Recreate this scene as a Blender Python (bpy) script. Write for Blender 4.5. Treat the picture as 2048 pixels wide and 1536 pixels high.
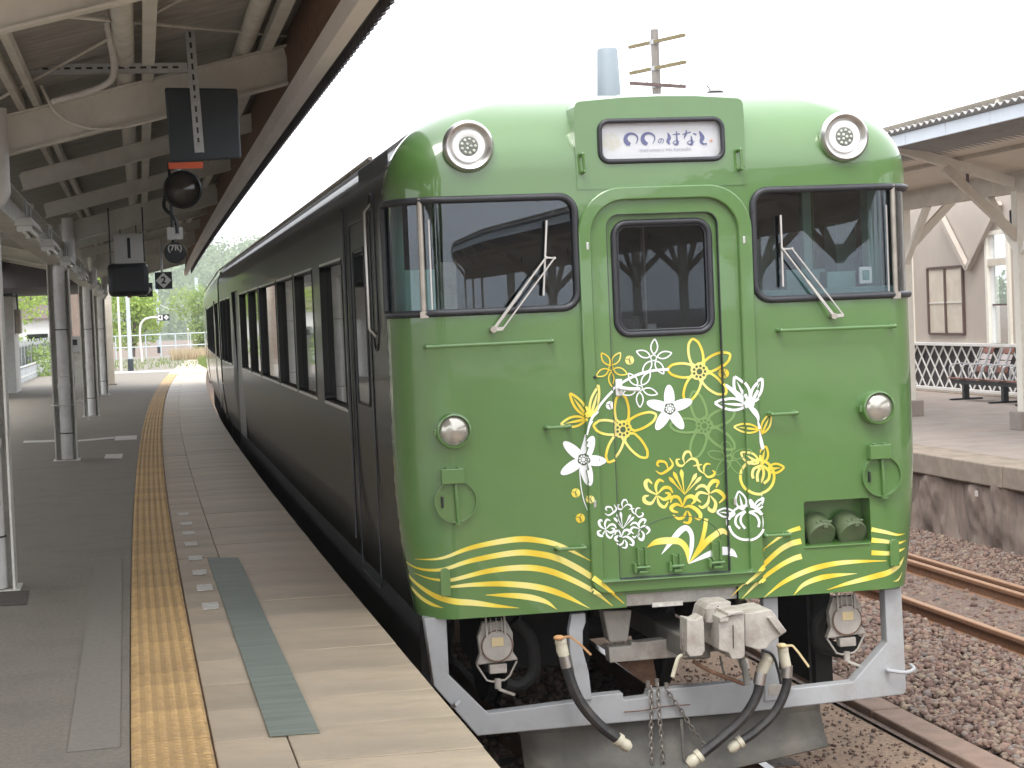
import bpy, bmesh, math, random
import numpy as np
from mathutils import Vector, Matrix, noise
from mathutils.geometry import delaunay_2d_cdt
random.seed(7); np.random.seed(7)
for o in list(bpy.data.objects): bpy.data.objects.remove(o, do_unlink=True)
SC = bpy.context.scene
COL = SC.collection
R = math.radians
# ------------------------------------------------------------------ camera
F_PX, ROLL, CAMZ = 3900.0, 0.0414, 2.60          # focal length in photo pixels (2048 wide), roll, eye height above rail
YAW, PITCH = R(10.69), math.atan(142.6 / 3900)
_fw = Vector((math.sin(YAW)*math.cos(PITCH), math.cos(YAW)*math.cos(PITCH), -math.sin(PITCH)))
_r0 = Vector((math.cos(YAW), -math.sin(YAW), 0)); _u0 = _r0.cross(_fw)
_ir = math.cos(ROLL)*_r0 - math.sin(ROLL)*_u0
_iu = math.sin(ROLL)*_r0 + math.cos(ROLL)*_u0
cd = bpy.data.cameras.new('camera'); cam = bpy.data.objects.new('camera', cd); COL.objects.link(cam)
cd.sensor_width = 36; cd.lens = 36*F_PX/2048; cd.clip_start = 0.1; cd.clip_end = 3000
cam.matrix_world = Matrix(((_ir.x, _iu.x, -_fw.x, 0), (_ir.y, _iu.y, -_fw.y, 0), (_ir.z, _iu.z, -_fw.z, CAMZ), (0, 0, 0, 1)))
SC.camera = cam
def ray(px, py): return _fw*F_PX + _ir*(px-1024) - _iu*(py-768)
def on_y(px, py, y):
    r = ray(px, py); t = y/r.y; return Vector((r.x*t, y, CAMZ+r.z*t))
def on_x(px, py, x):
    r = ray(px, py); t = x/r.x; return Vector((x, r.y*t, CAMZ+r.z*t))
def on_z(px, py, z):
    r = ray(px, py); t = (z-CAMZ)/r.z; return Vector((r.x*t, r.y*t, z))
# ------------------------------------------------------------------ sky, sun, exposure
W = bpy.data.worlds.new('World'); SC.world = W; W.use_nodes = True
wn = W.node_tree.nodes; wl = W.node_tree.links
bg = wn['Background']
sky = wn.new('ShaderNodeTexSky'); sky.sky_type = 'NISHITA'; sky.sun_disc = False
SUN_EL, SUN_AZ = R(58), R(205)
sky.sun_elevation = SUN_EL; sky.sun_rotation = SUN_AZ; sky.dust_density = 4.0; sky.air_density = 1.5
hs = wn.new('ShaderNodeHueSaturation'); hs.inputs['Saturation'].default_value = 0.22
wl.new(sky.outputs[0], hs.inputs['Color'])
mx = wn.new('ShaderNodeMix'); mx.data_type = 'RGBA'; mx.inputs[0].default_value = 0.72
mx.inputs[7].default_value = (19.0, 19.6, 20.6, 1)      # even overcast cloud layer over the clear sky
wl.new(hs.outputs[0], mx.inputs[6]); wl.new(mx.outputs[2], bg.inputs['Color'])
bg.inputs['Strength'].default_value = 0.12
sd = bpy.data.lights.new('sun', 'SUN'); so = bpy.data.objects.new('sun', sd); COL.objects.link(so)
sd.energy = 1.5; sd.angle = R(25); sd.color = (1, 0.97, 0.92)
_sdir = Vector((math.sin(SUN_AZ)*math.cos(SUN_EL), math.cos(SUN_AZ)*math.cos(SUN_EL), math.sin(SUN_EL)))
so.rotation_euler = _sdir.to_track_quat('Z', 'Y').to_euler(); so.location = (0, -20, 30)
vs = SC.view_settings
vs.view_transform = 'Standard'; vs.look = 'None'; vs.gamma = 1; vs.use_curve_mapping = False; vs.exposure = 0.55
SC.render.engine = 'CYCLES'
SC.cycles.max_bounces = 6; SC.cycles.glossy_bounces = 4; SC.cycles.diffuse_bounces = 4; SC.cycles.transparent_max_bounces = 12
# ------------------------------------------------------------------ helpers
ORI = {}
def cr(pts, n):
    """Catmull-Rom through tuples of any length, n steps for each span"""
    P = [np.array(p, float) for p in pts]
    if len(P) == 2: return [P[0] + (P[1]-P[0])*t for t in np.linspace(0, 1, n+1)]
    P = [2*P[0]-P[1]] + P + [2*P[-1]-P[-2]]; out = []
    for i in range(1, len(P)-2):
        a, b, c, d = P[i-1:i+3]
        for k in range(n):
            t = k/n
            out.append(.5*((2*b)+(c-a)*t+(2*a-5*b+4*c-d)*t*t+(3*b-a-3*c+d)*t**3))
    out.append(P[-2]); return out
class MB:
    def __init__(s): s.v = []; s.f = []; s.m = []; s.cur = 0
    def add(s, vs_, fs):
        o = len(s.v); s.v += [tuple(p) for p in vs_]; s.f += [tuple(i+o for i in f) for f in fs]; s.m += [s.cur]*len(fs); return s
    def box(s, x0, x1, y0, y1, z0, z1):
        return s.add([(x0,y0,z0),(x1,y0,z0),(x1,y1,z0),(x0,y1,z0),(x0,y0,z1),(x1,y0,z1),(x1,y1,z1),(x0,y1,z1)],
                     [(3,2,1,0),(4,5,6,7),(0,1,5,4),(1,2,6,5),(2,3,7,6),(3,0,4,7)])
    def bar(s, a, b, w, h, up=(0,0,1)):
        """rectangular bar from a to b, w across, h along up"""
        a = Vector(a); b = Vector(b); d = (b-a).normalized(); u = Vector(up); sx = d.cross(u).normalized(); u = sx.cross(d)
        q = [a-sx*w/2-u*h/2, a+sx*w/2-u*h/2, a+sx*w/2+u*h/2, a-sx*w/2+u*h/2]; e = [p+(b-a) for p in q]
        return s.add(q+e, [(0,1,2,3),(7,6,5,4),(0,4,5,1),(1,5,6,2),(2,6,7,3),(3,7,4,0)])
    def prism(s, poly, vec):
        n = len(poly); v = Vector(vec); P = [Vector(p) for p in poly]
        return s.add(P+[p+v for p in P], [tuple(range(n))[::-1], tuple(range(n, 2*n))]+[(i, (i+1)%n, n+(i+1)%n, n+i) for i in range(n)])
    def lathe(s, prof, o, axis, n=24, close=True):
        """prof: (radius, distance along axis)"""
        ax = Vector(axis).normalized(); t = Vector((0,0,1)) if abs(ax.z) < .9 else Vector((1,0,0))
        e1 = ax.cross(t).normalized(); e2 = ax.cross(e1); o = Vector(o); vs_ = []; fs = []
        for r, h in prof:
            for k in range(n):
                a = 2*math.pi*k/n; vs_.append(o+ax*h+(e1*math.cos(a)+e2*math.sin(a))*r)
        for i in range(len(prof)-1):
            for k in range(n):
                k2 = (k+1) % n; fs.append((i*n+k, i*n+k2, (i+1)*n+k2, (i+1)*n+k))
        if close:
            if prof[0][0] > 1e-6: fs.append(tuple(range(n))[::-1])
            if prof[-1][0] > 1e-6: fs.append(tuple((len(prof)-1)*n+k for k in range(n)))
        return s.add(vs_, fs)
    def cyl(s, a, b, r, r2=None, n=16):
        a = Vector(a); b = Vector(b); return s.lathe([(r, 0), (r if r2 is None else r2, (b-a).length)], a, b-a, n)
    def tube(s, pts, r, n=8, closed=False):
        P = [Vector(p) for p in pts]; N = len(P); vs_ = []; fs = []
        rr = r if hasattr(r, '__len__') else [r]*N; prev = None
        for i in range(N):
            if closed: d = P[(i+1) % N]-P[i-1]
            else: d = P[min(i+1, N-1)]-P[max(i-1, 0)]
            d.normalize()
            if prev is None:
                t = Vector((0,0,1)) if abs(d.z) < .9 else Vector((1,0,0)); e1 = d.cross(t).normalized()
            else: e1 = (prev-d*prev.dot(d)).normalized()
            prev = e1; e2 = d.cross(e1)
            for k in range(n):
                a = 2*math.pi*k/n; vs_.append(P[i]+(e1*math.cos(a)+e2*math.sin(a))*rr[i])
        for i in range(N if closed else N-1):
            for k in range(n):
                j = (i+1) % N; k2 = (k+1) % n; fs.append((i*n+k, i*n+k2, j*n+k2, j*n+k))
        if not closed: fs += [tuple(range(n))[::-1], tuple((N-1)*n+k for k in range(n))]
        return s.add(vs_, fs)
    def ball(s, c, r, n=12, sq=(1,1,1)):
        c = Vector(c); m = n//2; vs_ = []; fs = []
        for i in range(m+1):
            th = math.pi*i/m
            for k in range(n):
                a = 2*math.pi*k/n; vs_.append((c.x+r*sq[0]*math.sin(th)*math.cos(a), c.y+r*sq[1]*math.sin(th)*math.sin(a), c.z+r*sq[2]*math.cos(th)))
        for i in range(m):
            for k in range(n): fs.append((i*n+k, (i+1)*n+k, (i+1)*n+(k+1)%n, i*n+(k+1)%n))
        return s.add(vs_, fs)
    def build(s, name, mat, parent=None, loc=None, smooth=None, bev=0, label=None, cat=None, group=None, kind=None, normals=None):
        o = ORI[parent.name] if parent is not None else Vector(loc or (0,0,0))
        me = bpy.data.meshes.new(name)
        me.from_pydata([(p[0]-o.x, p[1]-o.y, p[2]-o.z) for p in s.v], [], s.f)
        for m in (mat if isinstance(mat, (list, tuple)) else [mat]): me.materials.append(m)
        if max(s.m, default=0): me.polygons.foreach_set('material_index', s.m)
        me.validate(); me.update()
        if smooth is not None:
            me.polygons.foreach_set('use_smooth', [True]*len(me.polygons))
            if normals is None: me.set_sharp_from_angle(angle=R(smooth))
        if normals is not None and len(normals) == len(me.vertices): me.normals_split_custom_set_from_vertices(normals)
        ob = bpy.data.objects.new(name, me); COL.objects.link(ob)
        if parent is not None: ob.parent = parent
        else: ob.location = o
        ORI[ob.name] = o
        if bev:
            b = ob.modifiers.new('bevel', 'BEVEL'); b.width = bev; b.segments = 2; b.limit_method = 'ANGLE'; b.angle_limit = R(40)
            b.harden_normals = False
        return tag(ob, label, cat, group, kind)
def tag(o, label=None, cat=None, group=None, kind=None):
    if label: o['label'] = label
    if cat: o['category'] = cat
    if group: o['group'] = group
    if kind: o['kind'] = kind
    return o
def thing(name, label, cat, loc=(0,0,0), group=None, kind=None):
    o = bpy.data.objects.new(name, None); COL.objects.link(o); o.location = loc; ORI[o.name] = Vector(loc); o.empty_display_size = .1
    return tag(o, label, cat, group, kind)
def copy_part(src, parent, off=(0,0,0), rot=None):
    """linked copy of a part, shifted by off"""
    c = src.copy(); COL.objects.link(c); c.parent = parent
    c.location = src.location + Vector(off)
    if rot: c.rotation_euler = rot
    ORI[c.name] = ORI[src.name]; return c
def copy_tree(src, loc, label=None, rz=None):
    c = src.copy(); COL.objects.link(c); c.location = loc; ORI[c.name] = Vector(loc)
    if rz is not None: c.rotation_euler = (0,0,rz)
    if label: c['label'] = label
    for ch in src.children:
        d = ch.copy(); COL.objects.link(d); d.parent = c
        for g in ch.children:
            e = g.copy(); COL.objects.link(e); e.parent = d
    return c
# ------------------------------------------------------------------ materials
def mat(name, col, rough=.5, metal=0, var=.12, scale=6, bump=0, bscale=80, coat=0, spec=.5, rnd=0, col2=None, rvar=.0, stretch=(1,1,1), dirt=None, dscale=2.5, damt=.5, croft=.03):
    m = bpy.data.materials.new(name); m.use_nodes = True; nt = m.node_tree; N = nt.nodes; L = nt.links
    p = N['Principled BSDF']; tc = N.new('ShaderNodeTexCoord'); mp = N.new('ShaderNodeMapping'); mp.inputs['Scale'].default_value = stretch
    L.new(tc.outputs['Object'], mp.inputs[0])
    nz = N.new('ShaderNodeTexNoise'); nz.inputs['Scale'].default_value = scale; nz.inputs['Detail'].default_value = 6; nz.inputs['Roughness'].default_value = .62
    L.new(mp.outputs[0], nz.inputs[0])
    rp = N.new('ShaderNodeValToRGB'); rp.color_ramp.elements[0].position = .3; rp.color_ramp.elements[1].position = .7
    c = np.array(col[:3]); a = c*(1-var); b = np.clip(c*(1+var), 0, 1) if col2 is None else np.array(col2[:3])
    rp.color_ramp.elements[0].color = (*a, 1); rp.color_ramp.elements[1].color = (*b, 1)
    L.new(nz.outputs[0], rp.inputs[0]); out = rp.outputs[0]
    if dirt is not None:
        n3 = N.new('ShaderNodeTexNoise'); n3.inputs['Scale'].default_value = dscale; n3.inputs['Detail'].default_value = 8; n3.inputs['Roughness'].default_value = .7
        L.new(mp.outputs[0], n3.inputs[0])
        r3 = N.new('ShaderNodeMapRange'); r3.inputs[1].default_value = .48; r3.inputs[2].default_value = .72; r3.inputs[4].default_value = damt
        L.new(n3.outputs[0], r3.inputs[0])
        x = N.new('ShaderNodeMix'); x.data_type = 'RGBA'; L.new(r3.outputs[0], x.inputs[0]); L.new(out, x.inputs[6]); x.inputs[7].default_value = (*dirt, 1); out = x.outputs[2]
    if rnd:
        oi = N.new('ShaderNodeObjectInfo'); mr = N.new('ShaderNodeMapRange'); mr.inputs[3].default_value = 1-rnd; mr.inputs[4].default_value = 1+rnd
        L.new(oi.outputs['Random'], mr.inputs[0]); x = N.new('ShaderNodeVectorMath'); x.operation = 'SCALE'
        L.new(out, x.inputs[0]); L.new(mr.outputs[0], x.inputs['Scale']); out = x.outputs[0]
    L.new(out, p.inputs['Base Color'])
    p.inputs['Roughness'].default_value = rough; p.inputs['Metallic'].default_value = metal; p.inputs['Specular IOR Level'].default_value = spec
    if rvar:
        mr = N.new('ShaderNodeMapRange'); mr.inputs[3].default_value = max(0, rough-rvar); mr.inputs[4].default_value = min(1, rough+rvar)
        L.new(nz.outputs[0], mr.inputs[0]); L.new(mr.outputs[0], p.inputs['Roughness'])
    if coat: p.inputs['Coat Weight'].default_value = coat; p.inputs['Coat IOR'].default_value = 1.55 if coat >= 1 else 1.5; p.inputs['Coat Roughness'].default_value = croft
    if bump:
        n2 = N.new('ShaderNodeTexNoise'); n2.inputs['Scale'].default_value = bscale; n2.inputs['Detail'].default_value = 4; L.new(mp.outputs[0], n2.inputs[0])
        bp = N.new('ShaderNodeBump'); bp.inputs['Strength'].default_value = bump; bp.inputs['Distance'].default_value = .02
        L.new(n2.outputs[0], bp.inputs['Height']); L.new(bp.outputs[0], p.inputs['Normal'])
        if coat: L.new(bp.outputs[0], p.inputs['Coat Normal'])
    return m
def glass(name, tint=(.55,.62,.62), refl=1.0, rough=.0):
    m = bpy.data.materials.new(name); m.use_nodes = True; nt = m.node_tree; N = nt.nodes; L = nt.links
    N.remove(N['Principled BSDF']); out = N['Material Output']
    tr = N.new('ShaderNodeBsdfTransparent'); tr.inputs[0].default_value = (*tint, 1)
    gl = N.new('ShaderNodeBsdfGlossy'); gl.inputs['Color'].default_value = (.86,.93,1,1); gl.inputs['Roughness'].default_value = rough
    fr = N.new('ShaderNodeFresnel'); fr.inputs['IOR'].default_value = 1.52
    mm = N.new('ShaderNodeMath'); mm.operation = 'MULTIPLY'; mm.inputs[1].default_value = 2.0*refl; mm.use_clamp = True
    mix = N.new('ShaderNodeMixShader'); L.new(fr.outputs[0], mm.inputs[0]); L.new(mm.outputs[0], mix.inputs[0])
    L.new(tr.outputs[0], mix.inputs[1]); L.new(gl.outputs[0], mix.inputs[2]); L.new(mix.outputs[0], out.inputs[0])
    return m
M = {}
M['green'] = mat('green_paint', (.081,.178,.043), .34, var=.05, scale=3, coat=1.0, croft=.025, dirt=(.07,.16,.04), damt=.3, dscale=1.3, bump=.015, bscale=9)
M['side'] = mat('shaded_side_paint', (.012,.0125,.009), .3, var=.3, scale=2, coat=.22, croft=.025, spec=.10, bump=.035, bscale=9, stretch=(1,1,.05))  # near-black tone paints the canopy's shade into the green side
M['brown'] = mat('maroon_side_paint', (.055,.040,.022), .35, var=.1, scale=2, coat=.5, croft=.04, bump=.04, bscale=9, stretch=(1,1,.05))
M['rubber'] = mat('black_rubber', (.028,.029,.034), .42, var=.2, scale=20)
M['hose'] = mat('hose_rubber', (.035,.034,.035), .5, var=.25, scale=25, bump=.1, dirt=(.16,.12,.09), damt=.35, dscale=8)
M['black'] = mat('black_enamel', (.012,.013,.014), .35, var=.2)
M['void'] = mat('underframe_black', (.014,.013,.012), .8, var=.3, scale=10)
M['chrome'] = mat('brushed_steel', (.58,.57,.55), .34, metal=1, var=.06)
M['wiper'] = mat('wiper_metal', (.52,.50,.47), .38, metal=.6, var=.1)
M['brass'] = mat('weathered_bronze_trim', (.40,.365,.32), .38, metal=.7, var=.2)
M['white'] = mat('white_paint', (.80,.80,.80), .45, var=.03)
M['decalw'] = mat('white_vinyl', (.84,.84,.86), .4, var=.01)
M['grey'] = mat('grey_skirt_paint', (.36,.367,.375), .5, var=.06, scale=4, dirt=(.22,.19,.16), damt=.55, dscale=3.5, bump=.05, bscale=40)
M['greyd'] = mat('dirty_grey_paint', (.40,.37,.33), .6, var=.15, scale=9, dirt=(.16,.11,.08), damt=.7, dscale=5, bump=.12, bscale=50)
M['plow'] = mat('plow_grey', (.13,.125,.11), .7, var=.25, scale=5, dirt=(.22,.17,.12), damt=.5, bump=.1)
M['teal'] = mat('cab_teal', (.36,.62,.54), .55, var=.05)
M['teald'] = mat('cab_dark_teal', (.16,.30,.29), .6, var=.08)
M['cabdark'] = mat('cab_dark', (.07,.08,.09), .7, var=.1)
M['glass'] = glass('windscreen_glass', (.74,.81,.81), .95)
M['glassd'] = glass('door_glass', (.66,.68,.72), .6)
M['glassside'] = mat('tinted_window_glass', (.006,.007,.007), .03, var=0, spec=.6)
M['roof'] = mat('train_roof_grey', (.085,.083,.08), .9, var=.3, scale=30, spec=.15, bump=.2, bscale=60)
M['tan'] = mat('brass_plate', (.62,.50,.28), .4, var=.1)
M['cream'] = mat('pipe_cream', (.62,.58,.45), .5, var=.1, dirt=(.3,.22,.12), damt=.5, dscale=12)
M['rustor'] = mat('rusty_orange_lever', (.50,.27,.12), .6, var=.2)
M['rust'] = mat('rust', (.16,.085,.05), .8, var=.35, scale=20, bump=.2)
M['chain'] = mat('chain_steel', (.30,.27,.24), .45, metal=.6, var=.3, scale=40)
def gold_mat():
    m = bpy.data.materials.new('gold_vinyl'); m.use_nodes = True; N = m.node_tree.nodes; L = m.node_tree.links; p = N['Principled BSDF']
    tc = N.new('ShaderNodeTexCoord'); mp = N.new('ShaderNodeMapping'); mp.inputs['Rotation'].default_value = (0, R(25), 0)
    wv = N.new('ShaderNodeTexWave'); wv.wave_type = 'BANDS'; wv.bands_direction = 'X'; wv.inputs['Scale'].default_value = 1.15; wv.inputs['Distortion'].default_value = 1.2; wv.inputs['Detail'].default_value = 1
    rp = N.new('ShaderNodeValToRGB'); e = rp.color_ramp.elements
    e[0].position = 0; e[0].color = (.80,.70,.24,1); e[1].position = 1; e[1].color = (.72,.51,.035,1)
    k = e.new(.5); k.color = (.80,.67,.11,1)
    L.new(tc.outputs['Object'], mp.inputs[0]); L.new(mp.outputs[0], wv.inputs[0]); L.new(wv.outputs[0], rp.inputs[0]); L.new(rp.outputs[0], p.inputs['Base Color'])
    p.inputs['Roughness'].default_value = .35; return m
M['gold'] = gold_mat()
M['dull'] = mat('dull_green_paint', (.085,.12,.055), .5, var=.12, scale=12, dirt=(.16,.14,.10), damt=.4, dscale=8)
M['ghost'] = mat('pale_green_vinyl', (.17,.29,.095), .4, var=.02)
M['decald'] = mat('dark_green_print', (.06,.10,.045), .5, var=.02)
M['inkblue'] = mat('sign_ink_blue', (.16,.17,.33), .6, var=.1)
M['inkgrey'] = mat('sign_ink_grey', (.42,.42,.48), .6, var=.02)
M['inkgold'] = mat('sign_ink_pale_gold', (.72,.66,.40), .6, var=.02)
M['inkred'] = mat('sign_ink_orange', (.78,.38,.25), .6, var=.02)
# ================================================================== ground, tracks, platforms
CX, Y0 = 2.765, 10.10                      # centre line of the near track, front plane of the train
PZ, OZ = 1.01, 0.78                        # heights of the two platforms above the rail
KC = .00038
def bend(y): return KC*(y-16)**2 if y > 16 else KC*(max(y, 6)-16)**2
def ex(y): return 1.13 + bend(y)           # edge of the near platform
M['soil'] = mat('brown_soil', (.16,.115,.085), .95, var=.3, scale=2.5, bump=.4, bscale=30)
M['ballastbed'] = mat('ballast_bed', (.15,.105,.082), .95, var=.45, scale=26, bump=.6, bscale=45)
M['sand'] = mat('fine_brown_gravel', (.27,.185,.125), .95, var=.4, scale=42, bump=.5, bscale=110, dirt=(.17,.12,.085), damt=.7, dscale=3)
M['asphalt'] = mat('platform_asphalt', (.205,.178,.143), .75, var=.26, scale=45, bump=.25, bscale=320, dirt=(.13,.118,.10), damt=.55, dscale=2.2, rvar=.1)
M['patch'] = mat('asphalt_patch', (.215,.19,.158), .8, var=.12, scale=40, bump=.2, bscale=300)
M['concrete'] = mat('platform_slab_concrete', (.42,.332,.235), .5, var=.24, scale=5, bump=.12, bscale=90, rnd=.10, dirt=(.19,.158,.125), damt=.7, dscale=2.4, rvar=.15, stretch=(.7,1.3,1))
M['tile'] = mat('yellow_tactile_tile', (.47,.30,.125), .6, var=.22, scale=9, rnd=.14, dirt=(.23,.145,.075), damt=.75, dscale=6, bump=.08)
M['mint'] = mat('grey_green_rubber_mat', (.165,.185,.155), .55, var=.22, scale=3, stretch=(.5,5,1), bump=.05, dirt=(.10,.115,.105), damt=.6, dscale=4)
M['paint'] = mat('worn_white_paint', (.60,.57,.52), .6, var=.15, scale=30, dirt=(.34,.30,.26), damt=.6, dscale=14)
M['coping'] = mat('mossy_coping', (.29,.235,.185), .8, var=.2, scale=4, bump=.2, bscale=40, dirt=(.13,.115,.075), damt=.7, dscale=3)
M['deck'] = mat('old_platform_paving', (.30,.255,.225), .85, var=.16, scale=2, bump=.2, bscale=60, dirt=(.34,.25,.20), damt=.6, dscale=.8)
M['stonewall'] = mat('stained_platform_wall', (.225,.17,.138), .9, var=.35, scale=5, bump=.6, bscale=18, stretch=(1,1,.4), dirt=(.28,.235,.20), damt=.6, dscale=4)
M['railrust'] = mat('rail_rust', (.25,.125,.062), .7, var=.25, scale=30, bump=.1)
M['railtop'] = mat('rail_running_surface', (.37,.22,.13), .42, metal=.2, var=.15, scale=20)
M['railshine'] = mat('polished_rail_head', (.42,.42,.42), .22, metal=1, var=.1)
M['sleeper'] = mat('old_sleeper', (.085,.07,.06), .9, var=.3, scale=8, bump=.3, stretch=(.3,2,1))
M['trough'] = mat('brown_trough_concrete', (.20,.135,.10), .85, var=.2, scale=8, bump=.25, bscale=60, rnd=.06)

g = MB(); S = 1600
g.add([(-S,-S,-.34),(S,-S,-.34),(S,S,-.34),(-S,S,-.34)], [(0,1,2,3)]); g.build('ground', M['soil'], kind='structure')
# ballast bed between the two platforms
b = MB(); b.add([(1.3,-60,-.16),(4.52,-60,-.16),(4.52,150,-.16),(1.3,150,-.16)], [(0,1,2,3)]).build('gravel_path', M['sand'], kind='structure')
b = MB(); b.add([(4.52,-60,-.14),(9.2,-60,-.14),(9.2,150,-.14),(4.52,150,-.14)], [(0,1,2,3)]).build('ballast_bed', M['ballastbed'], kind='structure')
# scattered stones
def stones(name, zones, material):
    ph = (1+5**.5)/2
    ico = np.array([(-1,ph,0),(1,ph,0),(-1,-ph,0),(1,-ph,0),(0,-1,ph),(0,1,ph),(0,-1,-ph),(0,1,-ph),(ph,0,-1),(ph,0,1),(-ph,0,-1),(-ph,0,1)])/1.9
    tri = np.array([(0,11,5),(0,5,1),(0,1,7),(0,7,10),(0,10,11),(1,5,9),(5,11,4),(11,10,2),(10,7,6),(7,1,8),(3,9,4),(3,4,2),(3,2,6),(3,6,8),(3,8,9),(4,9,5),(2,4,11),(6,2,10),(8,6,7),(9,8,1)])
    P = []
    for (x0,x1,y0,y1,dens,smin,smax,z) in zones:
        n = int((x1-x0)*(y1-y0)*dens)
        x = np.random.uniform(x0,x1,n); y = np.random.uniform(y0,y1,n); s = np.random.uniform(smin,smax,n)*np.random.uniform(.7,1.25,n)
        k = x < .62*y+1.5; P.append(np.stack([x,y,z+np.random.uniform(-.3,.45,n)*s,s],1)[k])
    P = np.concatenate(P); n = len(P)
    V = ico[None]*np.random.uniform(.62,1.25,(n,12,1))*np.random.uniform(.6,1.2,(n,1,3))
    a = np.random.uniform(0,6.283,(n,3)); 
    c, s_ = np.cos(a), np.sin(a)
    Rz = np.zeros((n,3,3)); Rz[:,0,0]=c[:,0];Rz[:,0,1]=-s_[:,0];Rz[:,1,0]=s_[:,0];Rz[:,1,1]=c[:,0];Rz[:,2,2]=1
    Rx = np.zeros((n,3,3)); Rx[:,0,0]=1;Rx[:,1,1]=c[:,1];Rx[:,1,2]=-s_[:,1];Rx[:,2,1]=s_[:,1];Rx[:,2,2]=c[:,1]
    V = np.einsum('nij,nkj->nki', Rz@Rx, V)*P[:,3][:,None,None]; V[:,:,2] *= .8; V += P[:,None,:3]
    T = tri[None]+12*np.arange(n)[:,None,None]
    me = bpy.data.meshes.new(name); me.vertices.add(n*12); me.vertices.foreach_set('co', V.reshape(-1)); nt = n*20
    me.loops.add(nt*3); me.loops.foreach_set('vertex_index', T.reshape(-1).astype(np.int32)); me.polygons.add(nt)
    me.polygons.foreach_set('loop_start', np.arange(nt, dtype=np.int32)*3)
    at = me.attributes.new('tone','FLOAT','POINT'); at.data.foreach_set('value', np.repeat(np.random.uniform(0,1,n),12).astype(np.float32))
    me.update(calc_edges=True); me.materials.append(material); o = bpy.data.objects.new(name, me); COL.objects.link(o); return o
sm = bpy.data.materials.new('ballast_stone'); sm.use_nodes = True; N = sm.node_tree.nodes; L = sm.node_tree.links; p = N['Principled BSDF']
at = N.new('ShaderNodeAttribute'); at.attribute_name = 'tone'; rp = N.new('ShaderNodeValToRGB'); e = rp.color_ramp.elements
e[0].color = (.14,.08,.062,1); e[1].position = 1; e[1].color = (.37,.275,.19,1)
for q, c in ((.3,(.215,.14,.112,1)),(.55,(.30,.185,.14,1)),(.72,(.30,.225,.165,1)),(.85,(.235,.20,.185,1))): k = e.new(q); k.color = c
nz = N.new('ShaderNodeTexNoise'); nz.inputs['Scale'].default_value = 60; tcx = N.new('ShaderNodeTexCoord'); L.new(tcx.outputs['Object'], nz.inputs[0])
mxs = N.new('ShaderNodeMix'); mxs.data_type = 'RGBA'; mxs.blend_type = 'MULTIPLY'; mxs.inputs[0].default_value = .6
L.new(at.outputs['Fac'], rp.inputs[0]); L.new(rp.outputs[0], mxs.inputs[6]); L.new(nz.outputs[0], mxs.inputs[7])
gm = N.new('ShaderNodeVectorMath'); gm.operation = 'SCALE'; gm.inputs['Scale'].default_value = 1.05
L.new(mxs.outputs[2], gm.inputs[0]); L.new(gm.outputs[0], p.inputs['Base Color']); p.inputs['Roughness'].default_value = .9
o = stones('ballast_stones', [(4.82,6.3,8.5,22,1000,.016,.035,-.110),(6.6,7.35,9,22,330,.018,.035,-.15),(7.6,8.72,9,27,900,.016,.034,-.108),(4.82,8.72,22,36,160,.03,.05,-.11),
    (3.38,4.5,8.5,14,240,.006,.017,-.155),(2.1,3.6,8.2,10.6,420,.018,.036,-.14),(3.4,4.4,8.2,10.2,260,.014,.034,-.145),(3.4,4.55,14,24,120,.008,.022,-.155),(1.4,3.4,10.6,16,160,.02,.04,-.14)], sm)
tag(o, 'brown and grey crushed ballast stones between the tracks', 'ballast', kind='stuff')
# tracks
def rail_poly(x):
    return [(x-.055,-.15),(x+.055,-.15),(x+.055,-.138),(x+.010,-.118),(x+.010,-.042),(x+.0325,-.032),(x+.0325,-.006),(x+.026,0),(x-.026,0),(x-.0325,-.006),(x-.0325,-.032),(x-.010,-.042),(x-.010,-.118),(x-.055,-.138)]
def rail(parent, x, y0, y1, top, curve=False):
    m = MB(); q = rail_poly(x); ys = list(np.linspace(y0, y1, 40)) if curve else [y0, y1]; n = len(q)
    V = [(px+(bend(y)-bend(16) if curve and y > 16 else 0), y, z) for y in ys for px, z in q]; 
    for i in range(len(ys)-1):
        for k in range(n):
            m.cur = 1 if k == 7 else 0; f = (i*n+k, i*n+(k+1)%n, (i+1)*n+(k+1)%n, (i+1)*n+k)
            m.f.append(f); m.m.append(m.cur)
    m.v = V; m.f.append(tuple(range(n))[::-1]); m.m.append(0)
    return m.build('rail', [M['railrust'], top], parent)
tr1 = thing('railway_track', None, None, (CX,0,0), kind='structure')
tr2 = thing('railway_track', None, None, (6.95,0,0), kind='structure')
for s_ in (-1, 1): rail(tr1, CX+s_*.566, -40, 90, M['railshine'], True); rail(tr2, 6.95+s_*.566, -40, 120, M['railtop'])
gr = rail(tr2, 6.95+.566-.14, -40, 120, M['railtop']); gr.name = 'guard_rail'; gr.location.z -= .012
first = None
for i in range(34):
    y = 8.2+i*.62
    if first is None: first = MB().box(6.95-1.0,6.95+1.0,y-.1,y+.1,-.27,-.152).build('sleeper', M['sleeper'], tr2, bev=.012)
    else: copy_part(first, tr2, (random.uniform(-.03,.03), i*.62, random.uniform(-.012,.006)))
first = None
for i in range(14):
    y = 8.0+i*.62
    if first is None: first = MB().box(CX-1.0,CX+1.0,y-.1,y+.1,-.27,-.152).build('sleeper', M['sleeper'], tr1, bev=.012)
    else: copy_part(first, tr1, (random.uniform(-.03,.03), i*.62, 0))
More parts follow.
